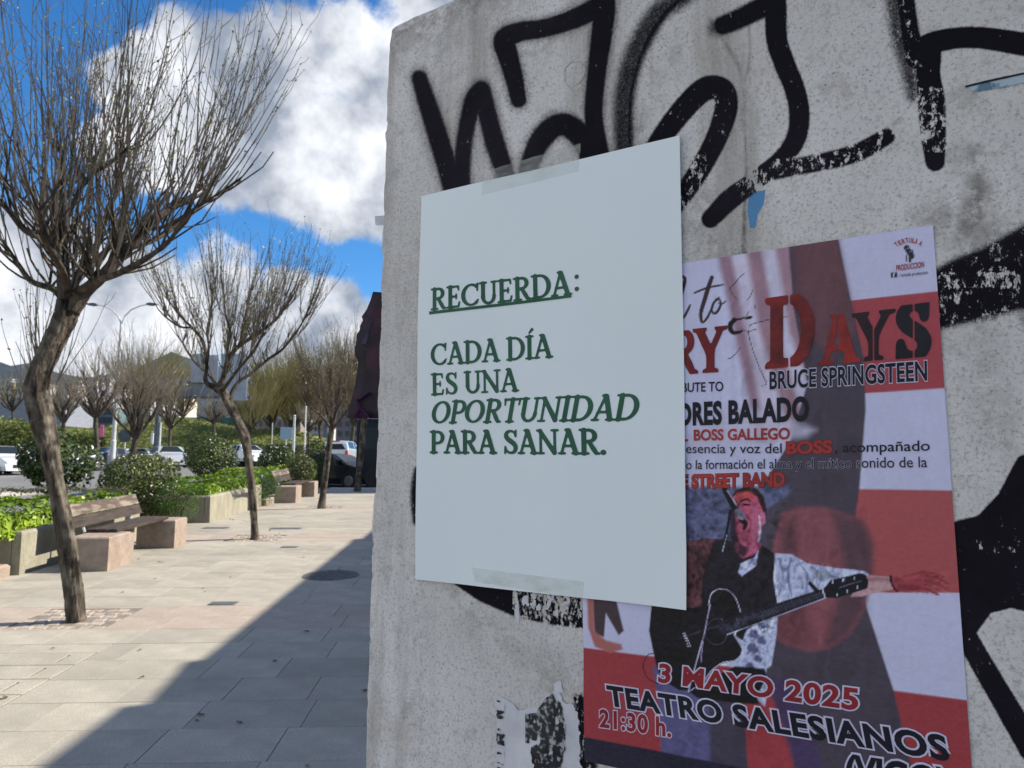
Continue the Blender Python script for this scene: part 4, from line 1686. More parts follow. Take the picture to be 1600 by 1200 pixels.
st_([(1150, 501, 5), (1143, 506, 8), (1142, 514, 8), (1146, 520, 7), (1154, 520, 5), (1160, 518, 3)], lin(26, 22, 30), .6)
st_([(1146, 499, 4), (1156, 499, 3), (1164, 497, 3)], lin(26, 22, 30), .6)
st_([(1204, 499, 2), (1212, 494, 5), (1222, 496, 3), (1236, 494, 1)], lin(170, 130, 140), .6)
# script words, small microphone, small square logo
SCR = lin(62, 44, 52)
for pts in ([(1066, 432, 4), (1071, 436, 5), (1068, 450, 6), (1062, 470, 5)], [(1064, 500, 3), (1070, 495, 4), (1076, 484, 4), (1079, 477, 3)],
            [(1113, 434, 6), (1108, 448, 7), (1102, 468, 7), (1096, 490, 6), (1098, 504, 4), (1106, 497, 4), (1113, 482, 3)], [(1086, 458, 3), (1104, 451, 3.4), (1131, 445, 2.6)],
            [(1124, 466, 3), (1116, 474, 4), (1113, 486, 4), (1119, 490, 4), (1126, 480, 4), (1126, 470, 3), (1120, 468, 3)], [(1124, 474, 2.4), (1130, 475, 2.4), (1135, 471, 2)]):
    st_(pts, SCR, .6)
st_([(1417, 388, 9), (1422, 396, 9), (1425, 401, 8)], lin(40, 44, 52), .5)
st_([(1418, 389, 1), (1424, 387, 1)], lin(150, 156, 180), .4, 1, False)
st_([(1420, 395, 1), (1427, 392, 1)], lin(130, 136, 160), .4, 1, False)
st_([(1426, 392, 1.4), (1428, 399, 1.4), (1425, 405, 1.6)], lin(40, 44, 52), .5)
st_([(1417, 399, 2), (1416, 409, 2)], lin(50, 48, 56), .5)
st_([(1422, 403, 3.4), (1422, 409, 3.4)], lin(70, 54, 56), .5)
pol([(1391.3, 426.5), (1401.5, 425.5), (1402, 434), (1392, 435)], lin(34, 36, 60), .6)
# photographic tone inside the singer's clothes and skin
def ridge(sc, seed, ay=1.0):
    n_ = fbm(X * .01 * sc + .3 * fbm(X * .01, Y * .01, 6, seed + 3, 3), Y * .01 * sc * ay, 5, seed, 5)
    return 1 - np.abs(n_ - .5) * 4


def tone(poly, amp, sc, seed, soft=2, ay=1.0, gain=1.0):
    global IMG
    m_ = (ss(poly_sd(X, Y, poly), soft))[:, None]
    k_ = (gain * (1 + amp * (np.clip(ridge(sc, seed, ay), -1, 1) - .45)))[:, None]
    IMG = IMG * (1 - m_) + np.clip(IMG * k_, .003, 1) * m_


tone([(1212, 864), (1262, 876), (1355, 892), (1364, 902), (1350, 914), (1280, 928), (1216, 947), (1209, 905)], .75, 2.4, 401, ay=.6)
tone([(1166, 985), (1216, 952), (1206, 1040), (1200, 1078), (1196, 1104), (1176, 1060), (1150, 1045)], .8, 3.0, 402)
tone([(1158, 880), (1186, 858), (1182, 884), (1160, 902)], .6, 3.5, 403)
tone([(1066, 842), (1140, 840), (1166, 868), (1188, 850), (1210, 864), (1216, 930), (1205, 990), (1066, 990)], 1.1, 2.0, 404, ay=.7, gain=1.1)
tone([(1145, 780), (1152, 768), (1186, 770), (1194, 790), (1190, 832), (1176, 866), (1156, 868), (1146, 840)], .5, 3.6, 405)
tone([(1392, 900), (1480, 892), (1484, 930), (1395, 926)], .45, 3.0, 406)
tone([(1345, 897), (1394, 901), (1398, 922), (1340, 932)], .3, 2.0, 407)
tone([(1050, 760), (1240, 760), (1210, 860), (1060, 860)], .7, 1.6, 408, soft=6)
tone([(1195, 690), (1350, 640), (1360, 940), (1430, 1230), (1040, 1230), (1040, 1060), (1200, 1060)], .22, 1.0, 409, soft=10, ay=.4)
tone([(1212, 838), (1246, 792), (1330, 806), (1364, 850), (1352, 950), (1296, 1014), (1228, 1008), (1200, 900)], .25, 1.2, 410, soft=8, ay=.5)
tone([(1118, 384), (1310, 362), (1340, 560), (1280, 680), (1130, 690)], .22, 1.0, 411, soft=8, ay=.25)
tone([(1019, 940), (1130, 920), (1160, 970), (1161, 1020), (1082, 1078), (1022, 1020)], .8, 1.4, 412, ay=.6, gain=1.15)
# light and shade on the face and hand
pol([(1176, 792), (1186, 790), (1188, 826), (1178, 848), (1174, 826)], lin(206, 120, 156), 4, .55)
pol([(1150, 770), (1174, 767), (1180, 774), (1160, 779)], lin(206, 92, 92), 3, .5)
pol([(1157, 830), (1172, 828), (1172, 842), (1162, 848)], lin(120, 56, 76), 4, .55)
pol([(1144, 800), (1152, 800), (1154, 846), (1146, 850)], lin(28, 20, 30), 4, .6)
pol([(1170, 852), (1184, 846), (1184, 862), (1172, 866)], lin(200, 110, 150), 3, .45)
pol([(1404, 912), (1436, 914), (1440, 922), (1400, 922)], lin(92, 38, 50), 3, .5)
pol([(1408, 901), (1436, 897), (1440, 902), (1414, 906)], lin(196, 100, 106), 3, .5)
# worn print: faint streaks and grain
wear = (fbm(sg * 3, tg, 90, 5, 3) - .5)[:, None]
IMG = np.clip(IMG * (1 + .10 * wear) + .012 * (fbm(sg, tg, 300, 9, 2) - .5)[:, None], 0.004, 1)
set_col(cm, 'print', np.concatenate([IMG, np.ones((len(IMG), 1))], 1))
m, nt, b = new_mat('printed_poster')
a_ = nt.nodes.new('ShaderNodeAttribute')
a_.attribute_name = 'print'
nt.links.new(a_.outputs['Color'], b.inputs['Base Color'])
b.inputs['Roughness'].default_value = .5
b.inputs['Specular IOR Level'].default_value = .3
nz = nt.nodes.new('ShaderNodeTexNoise')
tc = nt.nodes.new('ShaderNodeTexCoord')
nt.links.new(tc.outputs['Object'], nz.inputs['Vector'])
nz.inputs['Scale'].default_value = 160
nz.inputs['Detail'].default_value = 3
bp = nt.nodes.new('ShaderNodeBump')
bp.inputs['Distance'].default_value = .0009
nt.links.new(nz.outputs['Fac'], bp.inputs['Height'])
nt.links.new(bp.outputs[0], b.inputs['Normal'])
MAT['print'] = m
so_ = add_obj('sheet', cm, m)
so_.parent = cp
so_.matrix_parent_inverse = cpi

INK = {}
for nm, c1, c2 in (('black', (40, 38, 48), (26, 24, 34)), ('navy', (28, 28, 46), (20, 20, 34)), ('red', (150, 44, 52), (132, 34, 44)), ('white', (214, 210, 236), (200, 196, 226)),
                   ('darkred', (140, 40, 46), (96, 28, 34)), ('orange', (178, 66, 58), (150, 50, 52)), ('fadered', (172, 52, 48), (58, 26, 32)), ('fadeblack', (54, 36, 44), (26, 22, 30))):
    a1, a2 = lin(*c1), lin(*c2)
    INK[nm] = noisy('ink_' + nm, tuple(map(float, a2)), tuple(map(float, a1)), scale=14, detail=6, rough=.5, bump=.0006, bscale=160)


def conc_pt(st, lift):
    return wall_pt(st[0], st[1], conc_off(st[0], st[1]) + lift)


def text_px(text, bl, br, tl, ink, bold=.0, outline=None, ow=.03, serif=False, shear=0, small=None, stencil=False, space=1.0):
    if serif:
        V, FA, w = serif_line(text, bold, stencil, small=small)
    else:
        V, FA, w = font_line(text, bold, space)
    fn = st_affine(bl, br, tl, w)
    if outline:
        if serif:
            V2, FA2, w2 = serif_line(text, bold + ow, False, small=small)
            layer(V2, FA2, lambda p: conc_pt(fn(p), .0004), 'outline', INK[outline], cp, cpi)
        else:
            V2, FA2, w2 = font_line(text, bold + ow, space)
            dx = (w2 - w) / 2
            layer([(p[0] - dx, p[1]) for p in V2], FA2, lambda p: conc_pt(fn(p), .0004), 'outline', INK[outline], cp, cpi)
    layer(V, FA, lambda p: conc_pt(fn(p), .0008), 'lettering', INK[ink], cp, cpi)


text_px('R', (1050, 587), (1090, 584), (1050, 519), 'darkred', .03, serif=True)
text_px('Y', (1088, 584), (1134, 581), (1088, 514), 'darkred', .035, serif=True)
text_px('BUTE TO', (1067, 613), (1131, 611), (1067, 598), 'black', .015)
text_px('D', (1200, 577), (1272, 570), (1200, 466), 'fadered', .045, serif=True, stencil=True)
text_px('A', (1282, 572), (1340, 566), (1282, 495), 'fadered', .03, serif=True, stencil=True)
text_px('Y', (1337, 566), (1394, 561), (1337, 490), 'fadeblack', .035, serif=True, stencil=True)
text_px('S', (1400, 562), (1453, 557), (1400, 479), 'black', .06, serif=True, stencil=True)
text_px('BRUCE SPRINGSTEEN', (1203, 608), (1449, 594), (1203, 580), 'navy', .025, 'white', .036, space=1.05)
text_px('DRES BALADO', (1062, 664), (1265, 656), (1062, 630), 'navy', .045, space=1.06)
text_px('BOSS GALLEGO', (1085, 688), (1235, 686), (1085, 671), 'orange', .03)
text_px('L', (1064, 689), (1076, 689), (1064, 673), 'orange', .03)
text_px('esencia y voz del', (1073, 708), (1222, 708), (1073, 693), 'black', .004, 'white', .02)
text_px('BOSS', (1229, 709), (1301, 707), (1229, 690), 'orange', .04, 'darkred', .03)
text_px(', acompañado', (1305, 707), (1453, 704), (1305, 691), 'black', .008)
text_px('lo la formación el alma y el mítico sonido de la', (1070, 733), (1449, 730), (1070, 718), 'black', .004, 'white', .02)
text_px('E STREET BAND', (1066, 762), (1227, 759), (1066, 742), 'orange', .045, 'darkred', .03)
text_px('3 MAYO 2025', (1029, 1064), (1341, 1108), (1031, 1035), 'red', .035, 'white', .05, space=1.07)
text_px('TEATRO SALESIANOS', (952, 1100), (1485, 1187), (948, 1069), 'navy', .038, 'white', .052, space=1.08)
text_px('21:30 h.', (938, 1134), (1050, 1150), (938, 1106), 'red', .03, 'white', .044, space=1.06)
text_px('(VIGO)', (1322, 1217), (1482, 1243), (1322, 1176), 'navy', .04, 'white', .055)
text_px('PRODUCCION', (1400.5, 424), (1444, 418), (1400.5, 415), 'orange', .02)
text_px('/ tertulia produccion', (1405, 433.5), (1450, 428.5), (1405, 428), 'navy', .0)
text_px('f', (1395, 435), (1399, 434.6), (1395, 427), 'white', .03)
for i, ch in enumerate('TERTULIA'):
    f_ = i / 7
    cx_ = 1401.5 + 33.5 * f_
    lift_ = 5.2 * (1 - (2 * f_ - 1) ** 2)
    ang = math.radians(32 * (1 - 2 * f_) + 8)
    bx, by = cx_, 387.5 - 4 * f_ - lift_
    dx_, dy_ = math.cos(ang), -math.sin(ang)
    w_ = 4.6 if ch != 'I' else 1.6
    text_px(ch, (bx, by), (bx + dx_ * w_, by + dy_ * w_), (bx + dy_ * 8, by - dx_ * 8), 'orange', .02)

# ------------------------------------------------------------------ torn remains of older posters
MAT['scrap'] = noisy('torn_paper', (.52, .53, .58), (.68, .69, .74), scale=20, rough=.7, bump=.001, bscale=60)
MAT['scrap_black'] = noisy('torn_black_print', (.012, .012, .018), (.035, .035, .04), scale=30, rough=.6, speck=(.4, .4, .42), speck_scale=130)
MAT['purple'] = noisy('dark_purple_print', (.008, .006, .012), (.022, .011, .026), scale=14, rough=.6, speck=(.05, .013, .035), speck_scale=22, bump=.004, bscale=24)
MAT['blue_paper'] = noisy('blue_paper', (.10, .2, .3), (.4, .5, .58), scale=60, rough=.6, lo=.45, hi=.52)


def scrap(name, poly, rough_px, mat, lift, label=None, parent=None, seed=1, thr=None):
    """irregular paper piece: polygon in photo pixels with a ragged edge, laid on the wall"""
    xs_ = np.arange(min(p[0] for p in poly) - 8, max(p[0] for p in poly) + 8, 1.3)
    ys_ = np.arange(min(p[1] for p in poly) - 8, max(p[1] for p in poly) + 8, 1.3)
    XX, YY = np.meshgrid(xs_, ys_)
    F = poly_sd(XX.ravel(), YY.ravel(), poly).reshape(XX.shape)
    F = F + (fbm(XX, YY, .16, seed, 4) - .5) * rough_px * 2
    if thr is not None:
        F = np.maximum(F, (thr - fbm(XX, YY * .45, .14, seed + 9, 4)) * 12)
    V, FA = march(F, xs_[0], ys_[0], 1.3, 1.3)
    if not V:
        return None
    stv = [wall_st(*p) for p in V]
    loc = wall_pt(stv[0][0], stv[0][1], 0) if parent is None else parent.matrix_world.translation
    mb = MB()
    l0 = Vector(loc)
    mb.v = [tuple(Vector(wall_pt(s_, t_, lift + .0008 * math.sin(s_ * 90) * math.sin(t_ * 70))) - l0) for s_, t_ in stv]
    mb.f = [tuple(f) for f in FA]
    o = mb.build(name, mat)
    if parent is None:
        o.location = loc
        tag(o, label, 'paper')
        bpy.context.view_layer.update()
    else:
        o.parent = parent
    return o


s_ = scrap('torn_paper', [(790, 1092), (800, 1098), (812, 1108), (840, 1104), (858, 1082), (872, 1080), (884, 1098), (898, 1100), (905, 1118), (910, 1215), (788, 1215)], 5, MAT['scrap'], .0022,
           'ragged white remains of a torn poster, left of the foot of the red poster', seed=3)
scrap('print_patch', [(852, 1092), (864, 1082), (878, 1098), (886, 1130), (884, 1170), (872, 1215), (838, 1215), (828, 1150), (826, 1116), (840, 1112)], 3, MAT['scrap_black'], .0034, parent=s_, seed=7, thr=.33)
scrap('print_patch', [(822, 1112), (827, 1116), (829, 1160), (823, 1160)], 1, MAT['scrap_black'], .0034, parent=s_, seed=8)
s_ = scrap('torn_paper', [(777, 1089), (790, 1090), (789, 1215), (777, 1215)], 1.0, MAT['scrap'], .0018, 'narrow black-striped strip of torn poster left of the ragged white remains', seed=5)
for k in range(9):
    yy_ = 1092 + k * 13 + (0, 3, -2, 4, 1, -3, 2, 5, 0)[k]
    scrap('print_patch', [(778, yy_), (784 + (k * 5) % 7, yy_ + 3), (783 + (k * 3) % 8, yy_ + 5 + (k * 7) % 6), (778, yy_ + 4 + (k * 5) % 7)], 2.6, MAT['scrap_black'], .003, parent=s_, seed=20 + k)
scrap('torn_paper', [(803, 918), (816, 930), (862, 924), (905, 930), (910, 944), (880, 946), (862, 950), (830, 956), (812, 966), (806, 950)], 5, MAT['scrap'], .0016,
      'thin shred of torn white paper just below the white poster', seed=13, thr=.5)
scrap('torn_paper', [(804, 950), (812, 955), (812, 972), (806, 972)], 2, MAT['scrap'], .002, 'tiny upright shred of paper under the white poster', seed=14)
scrap('torn_paper', [(866, 1068), (876, 1062), (880, 1080), (868, 1086)], 3, MAT['scrap'], .002, 'little pale shred of paper above the black torn print', seed=16)
s_ = scrap('torn_sticker', [(1508, 135), (1560, 123), (1612, 112), (1612, 128), (1560, 138), (1520, 144)], 2, MAT['blue_paper'], .001, 'torn blue and white sticker strip at the upper right of the wall', seed=31)
s_['category'] = 'sticker'
scrap('dark_stripe', [(1508, 134.5), (1612, 111), (1612, 114), (1508, 138)], .3, INK['navy'], .0016, parent=s_, seed=32)

# torn poster that sticks out behind the left edge of the wall
def back_pt(px, py, extra):
    s2, t2 = wall_st(px, py, -(THK + .004))
    return wall_pt(s2, t2, -(THK + .004) + extra)


def sheet_back(name, rows_, mat, parent=None, lift=0.0):
    mb = MB()
    for (yy, xa, xb) in rows_:
        for i in range(7):
            f_ = i / 6
            x_ = xa + (xb - xa) * f_
            mb.v.append(back_pt(x_, yy, .012 * (1 - f_) ** 2 + .0015 * math.sin(yy * .06) * (1 - f_) + lift))
    for j in range(len(rows_) - 1):
        for i in range(6):
            a = j * 7 + i
            mb.f.append((a, a + 7, a + 8, a + 1))
    o = mb.build(name, mat, None, smooth=True)
    if parent:
        o.parent = parent
        o.matrix_parent_inverse = parent.matrix_world.inverted()
    return o


rows_b = [(458, 590, 640), (470, 586, 640), (485, 579, 640), (492, 574, 640), (496, 571, 640), (502, 573, 640), (510, 569, 640), (518, 568, 640), (524, 564, 640), (535, 564, 640), (545, 562, 640), (556, 562, 640),
          (560, 564, 640), (568, 567, 640), (580, 565, 640), (600, 561, 640), (620, 557, 640), (640, 553, 640), (654, 550, 640)]
tb = sheet_back('torn_poster', rows_b, MAT['purple'])
mdf = tb.modifiers.new('thickness', 'SOLIDIFY')
mdf.thickness = .0006
tag(tb, 'dark purple torn poster sticking out behind the left edge of the wall', 'poster')
bpy.context.view_layer.update()
mpp = noisy('pale_print', (.09, .06, .09), (.15, .11, .15), scale=30, rough=.6)
sheet_back('pale_patch', [(504, 583, 587), (520, 578, 586), (538, 573, 587), (540, 580, 588)], mpp, tb, .002)
MAT['magenta'] = noisy('magenta_print', (.08, .016, .06), (.16, .05, .13), scale=40, rough=.6)
for rr in ([(614, 584, 588), (622, 574, 580), (628, 566, 569)], [(624, 566, 569), (636, 567, 571), (646, 576, 579), (654, 581, 584)], [(640, 569, 571), (654, 563, 566)]):
    sheet_back('magenta_streak', rr, MAT['magenta'], tb, .003)
# small flap of paper at the edge higher up
mb = MB()
mb.poly([back_pt(591, 340, .01), back_pt(640, 337, .01), back_pt(640, 357, .01), back_pt(592, 354, .01)])
tag(mb.build('paper_flap', MAT['scrap']), 'tiny pale flap of paper on the left edge of the wall high up', 'paper')
# ------------------------------------------------------------------ bare pollarded trees
def smooth_path(P, R, n=5):
    Q = catmull([(p[0], p[1], p[2], r) for p, r in zip(P, R)], n)
    return [Vector(q[:3]) for q in Q], [max(.0015, q[3]) for q in Q]


def bark_tube(mb, path, rad, n, rg, ridges=3, amp=.10, twist=.6, rough=.05):
    pts, rr = smooth_path(path, rad, 9 if n > 20 else 6)
    b = len(mb.v)
    prev = None
    ph = rg.random() * 6
    L = 0
    rid = [rg.gauss(0, .055) for _ in range(n)]
    for i, p in enumerate(pts):
        rid = [v * .93 + rg.gauss(0, .02) for v in rid]
        d = (pts[min(i + 1, len(pts) - 1)] - pts[max(i - 1, 0)]).normalized()
        if i:
            L += (pts[i] - pts[i - 1]).length
        ref = Vector((1, 0, 0)) if prev is None else prev
        u = (ref - d * ref.dot(d))
        u.normalize()
        prev = u
        w = d.cross(u)
        for k in range(n):
            a = 2 * math.pi * k / n
            r = rr[i] * (1 + amp * math.sin(ridges * a + ph + L * twist * 3) + amp * .6 * math.sin(2 * a - ph + L * 5) + amp * .5 * math.sin(5 * a + L * 7) + (rid[k] if n > 12 else 0) + .07 * (rg.random() - .5))
            q = p + u * (math.cos(a) * r) + w * (math.sin(a) * r)
            mb.v.append((q.x, q.y, q.z))
    for i in range(len(pts) - 1):
        for k in range(n):
            k2 = (k + 1) % n
            a0 = b + i * n
            mb.f.append((a0 + k, a0 + k2, a0 + n + k2, a0 + n + k))
    mb.f.append(tuple(b + k for k in reversed(range(n))))
    e = b + (len(pts) - 1) * n
    mb.f.append(tuple(e + k for k in range(n)))
    return pts, rr


def shoots(mb, starts, rg, nsh, length, r0, centre, spread=.55, up=1.0, side=3, bud=None, sides=3, kink=.05):
    for _ in range(nsh):
        p, d0, wgt = starts[min(int(rg.random() * len(starts)), len(starts) - 1)]
        L = length * rg.uniform(.45, 1.15) * wgt
        out = Vector((p.x - centre.x, p.y - centre.y, 0))
        out = out * (1.0 / max(out.length, .3))
        d = (d0 * rg.uniform(.2, .9) + out * rg.uniform(.1, 1.0) * spread + Vector((rg.gauss(0, .22), rg.gauss(0, .22), up * rg.uniform(.7, 1.3)))).normalized()
        n = 7
        pts = [Vector(p)]
        rk = rg.choice((.7, .8, .9, 1.0, 1.15, 1.35, 1.6))
        q = Vector(p)
        tgt = (Vector((0, 0, 1)) + out * spread * rg.uniform(.0, .55) + Vector((rg.gauss(0, .1), rg.gauss(0, .1), 0))).normalized()
        for i in range(n):
            d = (d * .86 + tgt * .14 + Vector((rg.gauss(0, kink), rg.gauss(0, kink), rg.gauss(0, kink * .6)))).normalized()
            q = q + d * (L / n)
            pts.append(q.copy())
            if side and i >= 1 and rg.random() < side / n:
                sd = (d + Vector((rg.gauss(0, .5), rg.gauss(0, .5), rg.uniform(-.1, .4)))).normalized()
                l2 = L * rg.uniform(.07, .22)
                m_ = q + sd * l2 * .5
                e_ = m_ + (sd * .7 + Vector((0, 0, .4))).normalized() * l2 * .5
                mb.tube([q, m_, e_], [r0 * .45, r0 * .38, r0 * .22], 3, cap=False)
                if bud is not None:
                    bud.append(e_)
            if bud is not None and i > 2 and rg.random() < .35:
                bud.append(q.copy())
        rad = [r0 * rk * (1 - .72 * i / n) * rg.uniform(.85, 1.15) for i in range(n + 1)]
        mb.tube(pts, rad, sides, cap=False)


def leaf_mesh(centres, normals, size, rg, ratio=.55, fold=True):
    mb = MB()
    for c, nr in zip(centres, normals):
        nr = nr.normalized()
        a = nr.orthogonal().normalized()
        a.rotate(Matrix.Rotation(rg.random() * 6.28, 3, nr))
        b = nr.cross(a)
        s = size * rg.uniform(.6, 1.3)
        w = s * ratio
        if fold:
            k = len(mb.v)
            t = c + nr * s * .12
            mb.v += [tuple(c - a * s * .5), tuple(c + b * w * .5 + nr * s * .14), tuple(c + a * s * .5), tuple(c - b * w * .5 + nr * s * .14)]
            mb.f += [(k, k + 1, k + 2), (k, k + 2, k + 3)]
        else:
            k = len(mb.v)
            mb.v += [tuple(c - a * s * .5), tuple(c + b * w * .5), tuple(c + a * s * .5)]
            mb.f.append((k, k + 1, k + 2))
    return mb


def make_tree(trunk_px, limbs_px, Y0, label, seed, nsh, length, r0, group='bare pollarded trees along the plaza', base_fix=None, sides=14,
              twig='twig', bark='bark', burls=None, side=3, spread=.55, name='bare_tree', buds=True, kink=.02, trunk_k=.76, limb_k=.75, sub_p=.5):
    """trunk_px: (px, py, width_px, dy); limbs: list of the same. Traced in photo pixels at the tree's own distance"""
    rg = random.Random(seed)
    base = at(trunk_px[0][0], trunk_px[0][1], Y0)
    root = empty(name, tuple(base), label, 'tree', group)
    scale = Y0 / FPX * 1.0

    def P3(q):
        p = at(q[0], q[1], Y0 + q[3])
        return p - base

    mb = MB()
    bark_tube(mb, [P3(q) for q in trunk_px], [q[2] / 2 * scale * trunk_k for q in trunk_px], sides, rg, 2, .12)
    mb.build('trunk', MAT[bark], root, smooth=True)
    lm = MB()
    starts = []
    for lb in limbs_px:
        pts, rr = bark_tube(lm, [P3(q) for q in lb], [q[2] / 2 * scale * limb_k for q in lb], max(6, sides - 6), rg, 2, .10)
        n = len(pts)
        for i in range(max(1, int(n * .15)), n):
            d = (pts[min(i + 1, n - 1)] - pts[i - 1]).normalized()
            starts.append((pts[i], d, 1.0))
            # secondary limbs sprout along the limb and carry most of the shoots
            if rg.random() < sub_p:
                o_ = Vector((rg.gauss(0, 1), rg.gauss(0, 1), rg.uniform(.1, .9))).normalized()
                dd = (d * .7 + o_ * .9).normalized()
                l2 = length * rg.uniform(.14, .42)
                q = pts[i]
                path = [q]
                for k in range(4):
                    dd = (dd + Vector((rg.gauss(0, .16), rg.gauss(0, .16), .16))).normalized()
                    q = q + dd * l2 / 4
                    path.append(q)
                    starts.append((q, dd, 1.0))
                r2 = max(r0 * 1.2, min(rr[i] * .5, r0 * 3.0))
                lm.tube(path, [r2, r2 * .85, r2 * .72, r2 * .6, r2 * .5], 5, cap=False)
        # knuckles at the end of the limb
        e_ = pts[-1]
        for k in range(3):
            dd = (pts[-1] - pts[-3]).normalized() + Vector((rg.gauss(0, .5), rg.gauss(0, .5), rg.uniform(.0, .6)))
            dd.normalize()
            l2 = length * rg.uniform(.12, .28)
            q1 = e_ + dd * l2 * .5
            q2 = q1 + (dd + Vector((0, 0, .5))).normalized() * l2 * .5
            lm.tube([e_, q1, q2], [rr[-1] * .9, rr[-1] * .7, rr[-1] * .5], 6, cap=False)
            starts += [(q1, dd, 1.0), (q2, dd, 1.0)]
    lm.build('limb', MAT['branch'], root, smooth=True)
    tw = MB()
    bud = [] if buds else None
    centre = P3(limbs_px[0][0])
    shoots(tw, starts, rg, nsh, length, r0, centre, side=side, bud=bud, spread=spread, kink=kink)
    for (q, nn, ll, uu) in (burls or []):
        p = P3(q)
        shoots(tw, [(p, Vector((uu, 0, .6)).normalized(), 1.0)], rg, nn, ll, r0 * .9, p - Vector((uu * .2, 0, 0)), side=2, bud=bud, spread=.35)
    crown = tw.build('crown', MAT[twig], root)
    if buds:
        rg.shuffle(bud)
        bud = bud[:int(len(bud) * .8)]
        lb_ = leaf_mesh(bud, [Vector((rg.gauss(0, 1), rg.gauss(0, 1), rg.gauss(0, 1))) for _ in bud], .022 + .0012 * Y0, rg)
        tag(lb_.build('bud', MAT['bud'], crown), kind='stuff')
    return root


make_tree([(119, 975, 34, 0), (118, 955, 31, 0), (113, 905, 29, 0), (105, 850, 31, 0), (96, 800, 34, 0), (85, 745, 34, 0), (76, 700, 36, 0), (66, 655, 44, 0), (58, 612, 46, 0), (62, 585, 42, 0), (78, 545, 38, 0), (94, 512, 38, 0), (104, 488, 38, 0), (108, 470, 34, 0)],
          [[(108, 482, 30, 0), (100, 440, 22, 0), (97, 400, 17, 0), (96, 355, 13, .05), (98, 325, 11, .1), (92, 285, 7, .1), (95, 240, 5, .1)],
           [(110, 485, 32, 0), (135, 455, 25, 0), (160, 432, 22, -.05), (182, 405, 21, -.1), (200, 388, 17, -.12), (228, 358, 14, -.1), (245, 340, 12, -.1), (272, 325, 9, 0), (300, 305, 6, .1), (330, 285, 4, .2)],
           [(112, 462, 12, .1), (136, 396, 10, .2), (155, 378, 11, .3), (163, 345, 9, .35), (175, 320, 8, .35), (186, 282, 6, .35), (190, 250, 4, .35)],
           [(98, 355, 9, .05), (118, 312, 9, 0), (138, 278, 8, 0), (168, 256, 6, -.1), (196, 235, 4, -.15)],
           [(106, 478, 18, 0), (84, 452, 13, .1), (50, 440, 11, .15), (30, 415, 9, .15), (0, 372, 6, .1), (-30, 345, 4, .05)],
           [(104, 445, 14, 0), (82, 385, 13, -.15), (40, 360, 12, -.2), (15, 330, 10, -.25), (-15, 300, 7, -.3), (-50, 260, 5, -.3)],
           [(96, 380, 9, .05), (70, 350, 8, .2), (45, 320, 7, .3), (10, 285, 6, .35), (-15, 240, 4, .4)],
           [(108, 465, 16, 0), (100, 430, 13, -.3), (85, 400, 11, -.6), (70, 370, 9, -.8), (60, 330, 7, -.95)],
           [(108, 465, 16, 0), (120, 440, 13, .3), (150, 410, 11, .7), (170, 390, 9, 1.0), (190, 360, 7, 1.2)],
           [(112, 460, 14, 0), (150, 440, 12, -.3), (190, 425, 10, -.6), (235, 400, 8, -.8), (265, 375, 6, -.9)],
           [(200, 388, 12, -.12), (240, 375, 10, .1), (280, 350, 8, .3), (318, 318, 6, .5)],
           [(228, 358, 10, -.1), (262, 352, 7, -.3), (305, 325, 5, -.5), (345, 300, 4, -.6)]],
          6.21, 'nearest bare tree with a thick bent trunk, in the cobbled pit beside the first bench', 3, 270, 1.75, .0068, sides=44,
          burls=[((60, 600, 0, 0), 12, .85, -.5), ((66, 575, 0, 0), 8, .7, -.3), ((48, 640, 0, 0), 3, .7, -.6), ((108, 470, 0, 0), 26, 1.0, .3), ((180, 425, 0, 0), 14, .8, .6), ((88, 600, 0, 0), 5, .8, .5)], side=8, spread=.38)
make_tree([(399, 846, 26, 0), (398, 830, 19, 0), (395, 780, 18, 0), (390, 735, 19, 0), (386, 700, 22, 0), (382, 682, 25, 0), (372, 660, 19, 0), (362, 640, 18, 0), (350, 615, 19, 0), (338, 605, 18, 0)],
          [[(342, 608, 15, 0), (322, 597, 13, 0), (323, 570, 9, 0), (318, 535, 8, .1), (300, 512, 7, .15), (280, 492, 5, .15), (262, 468, 4, .15)],
           [(345, 612, 13, 0), (350, 585, 12, 0), (358, 560, 11, 0), (374, 540, 10, 0), (392, 528, 9, -.05), (415, 512, 8, -.1), (430, 500, 6, -.1), (445, 480, 4, -.1)],
           [(358, 625, 12, 0), (370, 600, 8, .1), (395, 582, 8, .2), (418, 562, 8, .3), (442, 545, 7, .35), (462, 520, 5, .35), (478, 495, 4, .3)],
           [(323, 572, 7, 0), (326, 545, 7, .0), (324, 515, 6, .1), (330, 485, 5, .1), (332, 460, 4, .1)],
           [(350, 590, 7, 0), (356, 545, 6, -.2), (360, 520, 6, -.3), (352, 490, 5, -.4), (350, 460, 4, -.4)],
           [(374, 540, 7, 0), (380, 510, 6, .1), (386, 480, 5, .2), (392, 455, 4, .2)],
           [(340, 608, 10, 0), (330, 590, 9, .5), (300, 560, 7, 1.0), (285, 535, 5, 1.3)],
           [(348, 610, 10, 0), (370, 580, 8, -.6), (395, 550, 7, -1.1), (410, 525, 5, -1.4)],
           [(300, 512, 5, .15), (280, 510, 5, -.1), (258, 495, 4, -.4)]],
          10.92, 'second tree along the plaza, slim leaning trunk forking under a wide round crown', 11, 360, 1.08, .0058, sides=24, trunk_k=.62, limb_k=.6,
          burls=[((372, 672, 0, 0), 2, .5, .5)], side=6, spread=.85)
